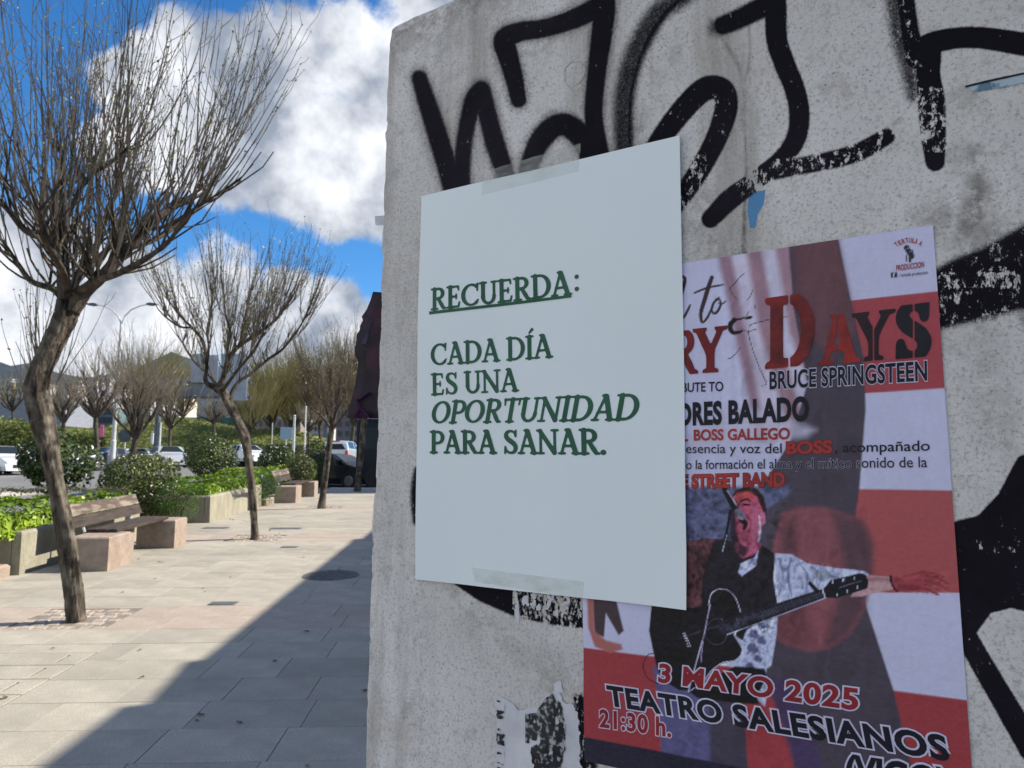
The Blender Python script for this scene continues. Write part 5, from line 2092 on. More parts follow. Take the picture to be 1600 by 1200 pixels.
make_tree([(502, 797, 16, 0), (504, 775, 11, 0), (509, 740, 11, 0), (513, 705, 12, 0), (517, 680, 12, 0), (518, 668, 12, 0)],
          [[(518, 672, 9, 0), (512, 645, 7, 0), (500, 620, 6, .1), (488, 600, 4, .2), (478, 585, 3, .3)], [(518, 672, 9, 0), (525, 645, 7, 0), (538, 622, 6, 0), (548, 600, 5, .1), (556, 580, 3, .2)],
           [(518, 670, 8, 0), (519, 640, 6, .3), (516, 610, 5, .5), (518, 585, 4, .6)], [(518, 672, 8, 0), (532, 655, 6, -.3), (545, 640, 5, -.6), (560, 622, 3, -.8)],
           [(516, 668, 7, 0), (502, 650, 5, -.3), (490, 640, 4, -.5), (478, 628, 3, -.6)]],
          15.4, 'third tree along the plaza, very thin straight trunk with a brush of fine upright shoots', 21, 420, 1.15, .0056, sides=10, trunk_k=.8, side=3, spread=.75)
make_tree([(558, 770, 16, 0), (560, 750, 11, 0), (564, 710, 11, 0), (567, 680, 12, 0), (569, 655, 14, 0)],
          [[(568, 660, 9, 0), (560, 630, 7, 0), (548, 605, 5, .2), (540, 580, 3, .3)], [(568, 660, 9, 0), (580, 632, 7, 0), (595, 610, 5, 0), (602, 590, 3, 0)], [(568, 660, 8, 0), (570, 620, 6, .4), (572, 590, 4, .6)]],
          20.1, 'fourth and farthest plaza tree, partly hidden behind the left edge of the wall', 31, 200, 1.2, .006, sides=8, side=2, spread=.6)


def far_tree(x, ybase, ytop, wpx, Y, trunk_w, label, seed, nsh, twig='twig_far', fork=None, olive=False, xs=(), group='bare trees beyond the road', r0=None):
    """bare tree far off; fork = pixel height where the limbs part"""
    rg = random.Random(seed)
    fork = fork or (ybase * .65 + ytop * .35)
    fx = x + rg.uniform(-.06, .06) * wpx
    limbs = []
    n = 11
    for i in range(n):
        a = (i / (n - 1) - .5) * 2 * rg.uniform(.6, 1.3)
        h = (fork - ytop) * rg.uniform(.25, .7) * (1 - .25 * abs(a))
        dy = rg.uniform(-.8, .8) * wpx / FPX * Y * .35
        limbs.append([(fx, fork + 3, trunk_w * .5, 0), (fx + a * wpx * .16 + rg.uniform(-.06, .06) * wpx, fork - h * .35, trunk_w * .45, dy * .4), (fx + a * wpx * .30 + rg.uniform(-.06, .06) * wpx, fork - h * .7, trunk_w * .32, dy * .8),
                      (fx + a * wpx * .42, fork - h, trunk_w * .15, dy)])
    L = (fork - ytop) * .5 / FPX * Y
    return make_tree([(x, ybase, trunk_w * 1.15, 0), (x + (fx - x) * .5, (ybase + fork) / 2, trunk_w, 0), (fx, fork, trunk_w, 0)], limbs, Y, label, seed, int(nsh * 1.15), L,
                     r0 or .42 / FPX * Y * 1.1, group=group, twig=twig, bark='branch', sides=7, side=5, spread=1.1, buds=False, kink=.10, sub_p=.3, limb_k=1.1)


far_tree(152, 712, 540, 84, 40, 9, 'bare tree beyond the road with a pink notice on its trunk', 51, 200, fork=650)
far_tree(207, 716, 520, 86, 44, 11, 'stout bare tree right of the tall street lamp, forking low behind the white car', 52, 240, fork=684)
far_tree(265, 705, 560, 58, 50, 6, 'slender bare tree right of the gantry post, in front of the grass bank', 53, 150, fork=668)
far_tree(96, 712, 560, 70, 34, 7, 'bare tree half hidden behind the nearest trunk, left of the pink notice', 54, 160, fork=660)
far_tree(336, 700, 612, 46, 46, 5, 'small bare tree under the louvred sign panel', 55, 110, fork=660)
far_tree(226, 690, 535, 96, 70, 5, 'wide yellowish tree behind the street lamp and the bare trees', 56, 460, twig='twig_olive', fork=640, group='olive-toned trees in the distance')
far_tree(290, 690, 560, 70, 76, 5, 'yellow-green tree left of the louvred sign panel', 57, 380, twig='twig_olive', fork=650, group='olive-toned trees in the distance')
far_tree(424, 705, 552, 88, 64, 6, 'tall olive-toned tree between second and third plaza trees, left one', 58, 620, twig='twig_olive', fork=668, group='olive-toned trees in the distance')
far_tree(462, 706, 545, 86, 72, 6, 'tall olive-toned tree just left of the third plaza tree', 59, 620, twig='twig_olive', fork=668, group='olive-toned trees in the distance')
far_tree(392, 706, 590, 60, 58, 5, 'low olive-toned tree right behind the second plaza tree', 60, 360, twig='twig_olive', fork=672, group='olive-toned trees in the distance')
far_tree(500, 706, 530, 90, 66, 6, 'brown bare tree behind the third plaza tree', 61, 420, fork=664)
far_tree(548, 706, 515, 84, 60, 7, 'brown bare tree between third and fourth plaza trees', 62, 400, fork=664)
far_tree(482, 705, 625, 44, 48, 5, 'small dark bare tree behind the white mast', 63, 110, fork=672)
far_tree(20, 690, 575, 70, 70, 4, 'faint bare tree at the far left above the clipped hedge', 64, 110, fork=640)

# ------------------------------------------------------------------ shrubs, hedges, ground cover
def blob_leaves(name, c, r, n, size, mat, label=None, cat='shrub', seed=1, group=None, stems=None, lump=.18, flat_top=False, core=True, parent=None, low=-1.0, ratio=.55, yellow=0):
    """rounded shrub: uneven volume of leaves; c centre, r radii"""
    rg = random.Random(seed)
    c = Vector(c)
    base = Vector((c.x, c.y, gz(c.x, c.y)))
    root = empty(name, tuple(base), label, cat, group)
    lumps = [Vector((rg.gauss(0, 1), rg.gauss(0, 1), rg.gauss(0, 1))).normalized() for _ in range(9)]
    cs, ns, cy, ny_ = [], [], [], []
    for i in range(n):
        d = Vector((rg.gauss(0, 1), rg.gauss(0, 1), rg.gauss(0, 1))).normalized()
        if d.z < low:
            d.z = -d.z
        k = 1 - lump + lump * 2 * max(max(0, d.dot(l)) ** 6 for l in lumps)
        rad = k * (1 - abs(rg.gauss(0, .16))) if rg.random() < .85 else k * rg.random() ** .5
        p = Vector((d.x * r[0] * rad, d.y * r[1] * rad, d.z * r[2] * rad))
        q = c + p - base
        nrm = (d * .9 + Vector((rg.gauss(0, .5), rg.gauss(0, .5), rg.gauss(0, .5) + .25)))
        if yellow and rg.random() < yellow and rad > k * .85 and d.x > -.1:  # yellower leaves only on the outer right side
            cy.append(q)
            ny_.append(nrm)
        else:
            cs.append(q)
            ns.append(nrm)
    fo = leaf_mesh(cs, ns, size, rg, ratio).build('foliage', mat, root)
    tag(fo, kind='stuff')
    if cy:
        tag(leaf_mesh(cy, ny_, size, rg, ratio).build('yellow_foliage', MAT['leaf_yellow'], root), kind='stuff')
    mb = MB()
    for k in range(stems or 4):
        a = rg.random() * 6.28
        e_ = c - base + Vector((math.cos(a) * r[0] * .5, math.sin(a) * r[1] * .5, r[2] * .2))
        s_ = Vector((math.cos(a) * .04, math.sin(a) * .04, -.05))
        mb.tube([s_, s_ * .3 + e_ * .4 + Vector((0, 0, .1)), e_], [.022, .016, .008], 5)
    for k in range(30):
        d = Vector((rg.gauss(0, 1), rg.gauss(0, 1), rg.gauss(0, 1))).normalized()
        e_ = c - base + Vector((d.x * r[0], d.y * r[1], d.z * r[2])) * .8
        mb.tube([c - base, (c - base + e_) * .5 + Vector((0, 0, .03)), e_], [.010, .007, .003], 3, cap=False)
    mb.build('stem', MAT['branch'], root)
    return root


def px_blob(x0, x1, y0, y1, Y, **kw):
    c = at((x0 + x1) / 2, (y0 + y1) / 2, Y)
    rx = (x1 - x0) / 2 / FPX * Y
    rz = (y1 - y0) / 2 / FPX * Y
    return (tuple(c), (rx, kw.pop('ry', rx), rz))


def shrub(x0, x1, y0, y1, Y, n, size, mat, label, seed, ry=None, **kw):
    c = at((x0 + x1) / 2, (y0 + y1) / 2, Y)
    rx = (x1 - x0) / 2 / FPX * Y
    rz = (y1 - y0) / 2 / FPX * Y
    return blob_leaves(kw.pop('name', 'shrub'), c, (rx, ry or rx, rz), n, size, MAT[mat], label, seed=seed, **kw)


shrub(20, 138, 676, 768, 12.0, 2500, .085, 'leaf_dark', 'open dark glossy-leaved shrub behind the nearest tree trunk', 71, ry=.6, lump=.3, stems=5)
shrub(160, 276, 706, 796, 12.6, 5600, .055, 'leaf_round', 'round clipped glossy shrub behind the backrest of the first bench', 72, lump=.08, yellow=.10)
shrub(196, 282, 745, 815, 11.9, 2000, .06, 'leaf_round', 'glossy shrub spilling down beside the far end of the first bench', 73, ry=.4, lump=.2)
shrub(236, 314, 750, 812, 11.7, 3200, .032, 'leaf_shrub', 'fine-leaved bright green shrub between the first bench and the second planter', 74, ry=.38, lump=.25, ratio=.3)
shrub(288, 370, 679, 748, 17.5, 4400, .06, 'leaf_dark', 'dark ball-shaped shrub left of the second plaza tree', 75, lump=.08, yellow=.16)
shrub(402, 462, 690, 752, 19.5, 3400, .065, 'leaf_dark', 'round dark shrub right of the second plaza tree', 76, lump=.1)
shrub(444, 494, 709, 764, 18.6, 3000, .05, 'leaf_round', 'smaller clipped green shrub behind the second bench', 77, lump=.06)
shrub(470, 520, 689, 762, 23.5, 2600, .07, 'leaf_dark', 'dark shaded shrub behind the third plaza tree', 78, lump=.1)
shrub(372, 436, 733, 792, 16.0, 3400, .035, 'leaf_shrub', 'fine-leaved light green shrub at the end of the second planter', 79, ry=.5, lump=.25, ratio=.3)
shrub(318, 392, 738, 775, 17.2, 2400, .035, 'leaf_shrub', 'low fine-leaved shrub growing in the second planter behind the ivy', 80, ry=.5, lump=.2, ratio=.3)


def box_leaves(name, x0, x1, y0, y1, h0, h1, n, size, mat, label, cat, seed, kind=None, group=None, ratio=.6, bump_=.15, parent=None):
    """leaves over the top and sides of a long low body; heights above the ground"""
    rg = random.Random(seed)
    bx, by = (x0 + x1) / 2, y0
    base = Vector((bx, by, gz(bx, by)))
    cs, ns = [], []
    for i in range(n):
        x, y = rg.uniform(x0, x1), rg.uniform(y0, y1)
        bm_ = 1 - bump_ + bump_ * (math.sin(x * 5 + y * 3 + seed) * math.sin(y * 4.3 + x * 2) + 1) + rg.gauss(0, .03)
        f_ = rg.random()
        if f_ < .62:
            z = h0 + (h1 - h0) * bm_
            nr = Vector((rg.gauss(0, .45), rg.gauss(0, .45), 1))
        elif f_ < .82:
            x = x1 - abs(rg.gauss(0, .03))
            z = rg.uniform(h0, h0 + (h1 - h0) * bm_)
            nr = Vector((1, rg.gauss(0, .4), rg.gauss(0, .4) + .3))
        else:
            y = y0 + abs(rg.gauss(0, .03))
            z = rg.uniform(h0, h0 + (h1 - h0) * bm_)
            nr = Vector((rg.gauss(0, .4), -1, rg.gauss(0, .4) + .3))
        cs.append(Vector((x, y, gz(x, y) + z)) - base)
        ns.append(nr)
    o = leaf_mesh(cs, ns, size, rg, ratio).build(name, mat, parent)
    if parent is None:
        o.location = base
        tag(o, label, cat, group, kind)
    return o


box_leaves('ivy', -7.2, -5.02, 7.0, 10.9, .40, .60, 5200, .085, MAT['leaf_ivy'], 'bright green ivy filling the first planter', 'ivy', 81, kind='stuff', ratio=.85, bump_=.45)
box_leaves('ivy', -6.4, -4.74, 13.0, 16.0, .42, .58, 2600, .085, MAT['leaf_ivy'], 'bright green ivy in the second planter', 'ivy', 82, kind='stuff', ratio=.85, bump_=.4)
box_leaves('ivy', -6.2, -4.9, 16.7, 19.5, .3, .62, 1400, .09, MAT['leaf_ivy'], 'yellow-green ivy behind the second bench', 'ivy', 83, kind='stuff', ratio=.85, bump_=.4)
box_leaves('clipped_hedge', -7.1, -5.35, 11.0, 11.6, .1, .68, 3800, .035, MAT['leaf_hedge'], 'low clipped grey-green hedge behind the backrest of the first bench', 'hedge', 84, ratio=.5, bump_=.08)
# ------------------------------------------------------------------ planters and benches
def planter(x0, x1, y0, y1, h, label, wall_=.10, taper=.02):
    e = empty('planter', (x1, y0, gz(0, y0)), label, 'planter')
    mb = MB()

    def P_(x, y, z):
        return (x - x1, y - y0, gz(0, y) - gz(0, y0) + z)
    # four walls with a slight batter, rounded rim
    def wall_box(ax, bx, ay, by):
        b = len(mb.v)
        prof = [(0, 0), (-taper * .5, h - .03), (-taper, h - .008), (-taper - .01, h)]
        for ins, z in prof:
            k = -ins
            for (x, y) in ((ax + 0, ay + k), (bx - k, ay + k), (bx - k, by - 0), (ax, by)):
                mb.v.append(P_(x, y, z))
        for r in range(len(prof) - 1):
            for i in range(4):
                j = (i + 1) % 4
                mb.f.append((b + r * 4 + i, b + r * 4 + j, b + r * 4 + 4 + j, b + r * 4 + 4 + i))
        t = b + (len(prof) - 1) * 4
        mb.f.append((t, t + 1, t + 2, t + 3))
    wall_box(x1 - wall_, x1, y0, y1)
    wall_box(x0, x1 - wall_ - .001, y0, y0 + wall_)
    mb.build('shell', MAT['planter'], e)
    mb = MB()
    b = [P_(x0, y0 + wall_ * .5, h - .06), P_(x1 - wall_ * .5, y0 + wall_ * .5, h - .06), P_(x1 - wall_ * .5, y1, h - .06), P_(x0, y1, h - .06)]
    mb.poly(b)
    mb.build('soil', MAT['earth'], e)
    return e


planter(-7.3, -4.93, 8.2, 10.95, .46, 'pale concrete planter behind the first bench, nearest on the left')
planter(-7.0, -4.64, 12.92, 15.9, .46, 'pale concrete planter with bright ivy, between the first and second benches')
e = empty('planter_kerb', (-4.55, 15.95, gz(0, 15.95)), 'low stone kerb leading from the second planter to the second bench', 'kerb')
for k in range(5):
    mb = MB()
    y0_ = k * 1.0
    mb.box(-.12, 0, y0_, y0_ + .994, -.02, .14, .015, slope=S)
    mb.build('kerb_stone', MAT['block'], e)
e = empty('planter_kerb', (-5.0, 6.0, gz(0, 6.0)), 'rough low granite kerb in front of the nearest planter at the left edge', 'kerb')
for k in range(3):
    mb = MB()
    mb.box(-.35, 0, k * .72, k * .72 + .715, -.02, .13, .025, slope=S)
    mb.build('kerb_stone', MAT['block'], e)


def bench(y0, label, full=True):
    e = empty('park_bench', (-4.28, y0, gz(0, y0)), label, 'bench', 'park benches beside the planters')

    def part(name, x0, x1, ya, yb_, z0, z1, mat, bev=.008):
        mb = MB()
        mb.box(x0 + 4.28, x1 + 4.28, ya, yb_, z0, z1, bev, slope=S)
        return mb.build(name, mat, e)
    part('block', -4.56, -4.10, 0, .52, -.02, .37, MAT['block'], .015)
    part('block', -4.56, -4.06, 1.66, 2.06, -.02, .37, MAT['block'], .015)
    # wooden seat resting on the blocks
    for k in range(3):
        xa = -4.56 + k * .118
        part('seat_plank', xa, xa + .113, .40, 1.80, .372, .412, MAT['wood'], .006)
    part('support', -4.42, -4.30, .95, 1.03, .0, .37, MAT['block'], .01)
    # leaning backrest
    for (za, zb, mt) in ((.445, .565, 'wood'), (.575, .70, 'wood_pale')):
        mb = MB()
        b = len(mb.v)
        for y_ in (.16, 1.88):
            for (z_, o_) in ((za, 0), (zb, 0), (zb, .035), (za, .035)):
                x_ = -4.60 - (z_ - .45) * .42 - o_ + 4.28
                mb.v.append((x_, y_, z_ + S * y_))
        mb.f += [(0, 1, 2, 3), (7, 6, 5, 4)] + [(i, i + 4, (i + 1) % 4 + 4, (i + 1) % 4) for i in range(4)]
        mb.build('back_plank', MAT[mt], e)
    for y_ in (.45, 1.6):
        mb = MB()
        mb.tube([(-4.60 + 4.28, y_, .35 + S * y_), (-4.655 + 4.28, y_, .50 + S * y_), (-4.735 + 4.28, y_, .67 + S * y_)], .016, 6)
        mb.build('bracket', MAT['steel'], e)
    return e


bench(8.39, 'granite and weathered wood bench right behind the nearest tree, its top plank peeling')
bench(16.64, 'distant granite and wood bench between the second and third plaza trees')

# ------------------------------------------------------------------ cars
def car(px, py, Y, heading, paint, label, L=4.2, W=1.75, H=1.47, kind='hatch', scale=1.0, dz=0.0, group='cars on the road beyond the plaza'):
    p = at(px, py, Y)
    r = empty('parked_car', (p.x, p.y, p.z + dz), label, 'car', group)
    r.rotation_euler = (0, 0, heading)
    r.scale = (scale,) * 3
    # side profile: x along the car, front at +x
    if kind == 'hatch':
        prof = [(-L / 2, .55, .55), (-L / 2 + .03, .92, .95), (-L / 2 + .20, .98, 1.25), (-L / 2 + .55, 1.0, H - .03), (-.2, .97, H), (.35, .96, H - .04), (1.02, .95, 1.0), (1.15, .93, .95), (L / 2 - .35, .80, .82), (L / 2 - .06, .68, .70), (L / 2, .50, .52)]
    elif kind == 'suv':
        prof = [(-L / 2, .6, .62), (-L / 2 + .02, 1.02, 1.05), (-L / 2 + .14, 1.08, 1.45), (-L / 2 + .35, 1.1, H), (-.2, 1.08, H + .02), (.45, 1.06, H - .04), (1.05, 1.04, 1.1), (1.2, 1.02, 1.04), (L / 2 - .3, .95, .97), (L / 2 - .05, .8, .82), (L / 2, .6, .62)]
    else:
        prof = [(-L / 2, .6, .62), (-L / 2 + .04, .92, .95), (-L / 2 + .55, .98, 1.0), (-L / 2 + .75, .98, 1.02), (-.75, .97, H - .04), (-.1, .95, H), (.3, .94, H - .04), (1.05, .93, .97), (1.2, .9, .93), (L / 2 - .3, .76, .78), (L / 2, .5, .52)]
    mb = MB()
    zb = .20
    n = len(prof)
    ring = []
    for (x, belt, top) in prof:
        wl = W / 2 * (1 - .10 * (abs(x) / (L / 2)) ** 4)
        wt = wl if top - belt < .08 else wl - (top - belt) * .36
        base = len(mb.v)
        row = [(x, -wl * .93, zb), (x, -wl, zb + .22), (x, -wl, belt - .04), (x, -wl * .97, belt), (x, -wt, max(top - .03, belt)), (x, -wt * .72, top), (x, wt * .72, top), (x, wt, max(top - .03, belt)), (x, wl * .97, belt),
               (x, wl, belt - .04), (x, wl, zb + .22), (x, wl * .93, zb)]
        mb.v += row
        ring.append(base)
    m_ = 12
    for a, b in zip(ring[:-1], ring[1:]):
        for k in range(m_):
            k2 = (k + 1) % m_
            mb.f.append((a + k, a + k2, b + k2, b + k))
    mb.f.append(tuple(ring[0] + k for k in reversed(range(m_))))
    mb.f.append(tuple(ring[-1] + k for k in range(m_)))
    body = mb.build('body', paint, r, smooth=False)
    # glass panels proud of the body
    V = mb.v

    def panel(name, idx, f=.86, off=.008, mat=None, par=None):
        pts = [Vector(V[i]) for i in idx]
        c = sum(pts, Vector()) / len(pts)
        nr = (pts[1] - pts[0]).cross(pts[2] - pts[0]).normalized()
        if nr.dot(c - Vector((0, 0, .7))) < 0:
            nr = -nr
        q = MB()
        q.poly([c + (p_ - c) * f + nr * off for p_ in pts])
        return q.build(name, mat or MAT['glass'], par or r)
    iw = n - 5 if kind != 'sedan' else n - 4
    a, b = ring[iw - 0 - (0 if kind == 'sedan' else 0)], ring[iw + 1]
    ri = [i for i, (x, be, to) in enumerate(prof) if to - be > .2]
    fi, bi = max(ri), min(ri)
    panel('windscreen', [ring[fi] + 5, ring[fi] + 6, ring[fi + 1] + 7, ring[fi + 1] + 4], .9, .022)
    panel('rear_window', [ring[bi] + 5, ring[bi] + 6, ring[bi - 1] + 7, ring[bi - 1] + 4], .84, .022)
    for s0, s1 in ((3, 4), (8, 7)):
        for k in range(bi, fi):
            if prof[k + 1][0] - prof[k][0] > .25:
                panel('side_window', [ring[k] + s0, ring[k] + s1, ring[k + 1] + s1, ring[k + 1] + s0], .84, .01)
    for sx in (-1, 1):
        for fx in (-1, 1):
            w = empty('wheel', (fx * L * .31, sx * (W / 2 - .10), .31))
            w.parent = r
            ringc = [(math.cos(t) * .31, math.sin(t) * .31) for t in [2 * math.pi * i / 20 for i in range(20)]]
            q = MB()
            q.prism(ringc, lambda p_: (p_[0], -.10, p_[1]), lambda p_: (p_[0], .11, p_[1]))
            t_ = q.build('tyre', MAT['tyre'], w)
            q = MB()
            q.prism(ringc, lambda p_: (p_[0] * .62, .112 * sx, p_[1] * .62), lambda p_: (p_[0] * .55, .125 * sx, p_[1] * .55))
            q.build('rim', MAT['rim'], w)
            q = MB()
            archp = [(math.cos(t) * .37, math.sin(t) * .37) for t in [math.pi * i / 12 for i in range(13)]]
            q.prism(archp, lambda p_: (p_[0], .098 * sx, p_[1] - .02), lambda p_: (p_[0], .104 * sx, p_[1] - .02))
            q.build('wheel_arch', MAT['tyre'], w)
    for sy in (-1, 1):
        q = MB()
        q.prism([(-.16, -.06), (.12, -.08), (.18, .02), (.10, .08), (-.12, .07)], lambda p_: (L / 2 - .10, sy * (W / 2 - .26) + p_[0] * sy, .64 + p_[1]), lambda p_: (L / 2 + .012, sy * (W / 2 - .28) + p_[0] * sy, .63 + p_[1]))
        q.build('headlight', MAT['lamp'], r)
        q = MB()
        q.prism([(-.10, -.14), (.10, -.12), (.08, .14), (-.06, .14)], lambda p_: (-L / 2 + .10, sy * (W / 2 - .16) + p_[0] * sy, .86 + p_[1]), lambda p_: (-L / 2 - .02, sy * (W / 2 - .18) + p_[0] * sy, .84 + p_[1]))
        q.build('tail_light', MAT['tail'], r)
        q = MB()
        q.box(.72, .88, sy * (W / 2 + .02) - .07, sy * (W / 2 + .02) + .07, .95, 1.08, .02)
        q.build('mirror', paint, r)
    q = MB()
    q.box(L / 2 - .05, L / 2 + .015, -.45, .45, .34, .50, .01)
    q.build('grille', MAT['tyre'], r)
    for fx in (-1, 1):
        q = MB()
        q.box(fx * (L / 2 + .008) - .012, fx * (L / 2 + .008) + .012, -.26, .26, .40, .51) if fx > 0 else q.box(-L / 2 - .02, -L / 2 + .004, -.26, .26, .62, .73)
        q.build('number_plate', MAT['plate'], r)
    if kind == 'suv':
        q = MB()
        q.box(-L / 2 + .26, -L / 2 + .32, -.25, .25, H - .07, H - .01)
        q.build('brake_light', MAT['tail'], r)
    return r


PW = flat('white_car_paint', (.72, .74, .76), .25, .5, 0, .8)
PS = flat('silver_car_paint', (.55, .58, .62), .25, .5, .3, .8)
PG = flat('grey_car_paint', (.075, .085, .11), .25, .5, .2, .8)
PB = flat('black_car_paint', (.008, .009, .013), .4, .3, 0, .1)
PL = flat('blue_car_paint', (.07, .11, .17), .25, .5, .2, .8)
TH = -math.pi / 2
car(4, 742, 38, TH + .95, PW, 'white car cut off by the left edge of the photo', L=4.3)
car(163, 735, 46, TH - .35, PG, 'dark grey car coming towards the plaza, left of the white cars', kind='sedan', H=1.43)
car(212, 733, 52, TH + .45, PW, 'white car half hidden behind the round shrub', kind='hatch', H=1.45)
car(262, 731, 50, TH + .62, PS, 'silver hatchback right of the round shrub, turned to the right', kind='hatch')
car(300, 722, 66, TH + .5, PL, 'dark blue car behind the silver hatchback', kind='sedan')
car(384, 725, 56, TH + .9, PW, 'white car seen just behind the trunk of the second plaza tree', kind='sedan')
car(535, 728, 50, -TH - .05, PS, 'pale suv seen from behind with red tail lamps', L=4.4, W=1.85, H=1.65, kind='suv')
car(522, 764, 25.2, TH + 1.15, PB, 'black low car in the shade at the end of the plaza', kind='sedan', H=1.34, L=4.0, scale=.9)
car(470, 722, 62, TH + 1.2, PL, 'dark blue car between the shrubs and the third tree', kind='hatch')

# dark delivery van beyond the fourth tree, only its flank shows
pv = at(640, 765, 23.5)
e = empty('dark_van', (pv.x, pv.y, gz(0, 23.5) - .10), 'tall dark blue van parked beyond the plaza, beside the wall edge', 'van')
mb = MB()
mb.box(-1.72, 1.6, 0, 1.9, .3, 2.25, .12)
mb.build('body', flat('dark_blue_paint', (.006, .010, .018), .45, .25, 0, .05), e)
for x0_ in (-1.62, -.55, .5):
    mb = MB()
    mb.box(x0_, x0_ + .95, -.012, -.002, 1.25, 1.95)
    mb.build('window', MAT['glass'], e)
for x0_ in (-1.1, 1.0):
    mb = MB()
    ringc = [(math.cos(t) * .34, math.sin(t) * .34) for t in [2 * math.pi * i / 20 for i in range(20)]]
    mb.prism(ringc, lambda p_: (x0_ + p_[0], -.02, .34 + p_[1]), lambda p_: (x0_ + p_[0], .2, .34 + p_[1]))
    mb.build('wheel', MAT['tyre'], e)

# ------------------------------------------------------------------ street lamp, signs, masts
def along(x, y, Y):
    return at(x, y, Y)


b0 = at(176, 712, 45)
e = empty('street_lamp', tuple(b0), 'tall pale double-armed street lamp beyond the road', 'street lamp')
mb = MB()
top = at(190.5, 505, 45) - b0
top = Vector((0, 0, top.z))
mb.tube([(0, 0, -.3), (0, 0, .9), (0, 0, .95), top], [.16, .15, .12, .07], 12)
mb.build('pole', MAT['steel'], e)
for (pts, has) in ((((192, 505), (196, 494), (206, 484), (220, 478), (232, 475.5)), 1), (((190, 505), (186, 494), (176, 484), (164, 478), (152, 476)), 1)):
    mb = MB()
    q = [at(x + (0), y, 45) - b0 for x, y in pts]
    sh = top.x - (at(190.5, 505, 45) - b0).x
    q = [Vector((p.x + sh, 0, p.z)) for p in q]
    mb.tube(q, [.05, .045, .04, .035, .03], 8)
    a_ = mb.build('arm', MAT['steel'], e)
    mb = MB()
    d_ = 1 if q[-1].x > q[0].x else -1
    mb.prism([(0, -.04), (.28 * d_, -.08), (.62 * d_, -.02), (.60 * d_, .05), (.2 * d_, .09), (0, .04)], lambda p_: (q[-1].x - .05 * d_ + p_[0], -.14, q[-1].z + p_[1]), lambda p_: (q[-1].x - .05 * d_ + p_[0], .14, q[-1].z + p_[1]))
    mb.build('lamp_head', MAT['steel_dark'], a_)

# gantry sign seen from the back
Yg = 52
g0 = at(244, 702, Yg)
e = empty('sign_gantry', tuple(g0), 'dark steel road gantry with the grey louvred back of a big sign', 'road sign')


def gp(x, y):
    p = at(x, y, Yg) - g0
    return (p.x, p.z)


def gbox(name, xa, xb, ya, yb_, d0, d1, mat, par=None):
    a, b = gp(xa, yb_), gp(xb, ya)
    mb = MB()
    mb.box(a[0], b[0], d0, d1, a[1], b[1])
    return mb.build(name, mat, par or e)


mb = MB()
tp_ = gp(244, 596)
mb.tube([(0, 0, -.3), (0, 0, tp_[1] + .1)], [.2, .18], 12)
mb.build('post', MAT['steel_dark'], e)
mb = MB()
tp2 = gp(247.6, 660)
mb.tube([(.22, -.05, -.3), (.22, -.05, tp2[1])], [.09, .07], 10)
mb.build('slim_post', MAT['steel'], e)
gbox('upper_beam', 244, 392, 596, 599.5, -.06, .06, MAT['steel_dark'])
gbox('lower_beam', 246, 392, 619, 623, -.06, .06, MAT['steel_dark'])
for k in range(9):
    xa = 250 + k * 15.5
    mb = MB()
    a, b = gp(xa, 599), gp(xa + 12, 620)
    mb.tube([(a[0], 0, a[1]), (b[0], 0, b[1])], .035, 5)
    mb.build('brace', MAT['steel_dark'], e)
for (xa, xb, ya, yb_, nm) in ((299, 321, 553, 598, 0), (322, 343, 555, 598, 0), (345, 389, 553, 626, 0)):
    pn = gbox('sign_panel', xa, xb, ya, yb_, -.16, -.12, MAT['panel'])
    k = 0
    yy_ = ya + 2
    while yy_ < yb_ - 1.5:
        a, b = gp(xa + .5, yy_ + 1.3), gp(xb - .5, yy_)
        mb = MB()
        mb.box(a[0], b[0], -.21, -.161, a[1], b[1])
        mb.build('rib', MAT['panel'], pn)
        yy_ += 4
gbox('sign_panel', 281, 344, 602, 618, -.16, -.10, noisy('dark_sign_back', (.12, .16, .2), (.16, .2, .25), 2, rough=.5))
gbox('service_box', 238, 242.6, 677, 694, -.3, -.1, MAT['white'])

# round traffic sign seen from behind
s0 = at(194, 712, 47)
e = empty('traffic_sign', tuple(s0), 'round traffic sign seen from its grey back, beside the street lamp', 'road sign')
mb = MB()
pz = (at(194, 681, 47) - s0).z
mb.tube([(0, 0, -.2), (0, 0, pz + .45)], .045, 8)
mb.build('post', MAT['steel'], e)
ringc = [(math.cos(t) * .42, math.sin(t) * .42) for t in [2 * math.pi * i / 24 for i in range(24)]]
mb = MB()
mb.prism(ringc, lambda p_: (p_[0], -.09, pz + p_[1]), lambda p_: (p_[0], -.06, pz + p_[1]))
mb.build('disc', MAT['steel_dark'], e)

# pink notice on the tree
p0 = at(158.5, 682, 39.8)
mb = MB()
mb.box(-.09, .09, -.02, 0, 0, .62, .005)
o = mb.build('pink_notice', flat('pink_paper', (.75, .12, .35), .7))
o.location = p0
tag(o, 'pink paper notice fixed to the trunk of a bare tree', 'notice')

# masts and small signs in the middle distance
def mast(x, y0, y1, w, Y, mat, label, cap=None):
    a = at(x, y0, Y)
    h = (at(x, y1, Y) - a).z
    e_ = empty('mast', tuple(a), label, 'mast')
    r_ = w / 2 / FPX * Y
    mb_ = MB()
    mb_.tube([(0, 0, -.3), (0, 0, h * .6), (0, 0, h)], [r_ * 1.1, r_, r_ * .85], 10)
    mb_.build('pole', mat, e_)
    mb_ = MB()
    mb_.tube([(0, 0, h), (0, 0, h + .06)], [r_ * 1.2, r_ * .6], 10)
    mb_.build('cap', mat, e_)
    return e_


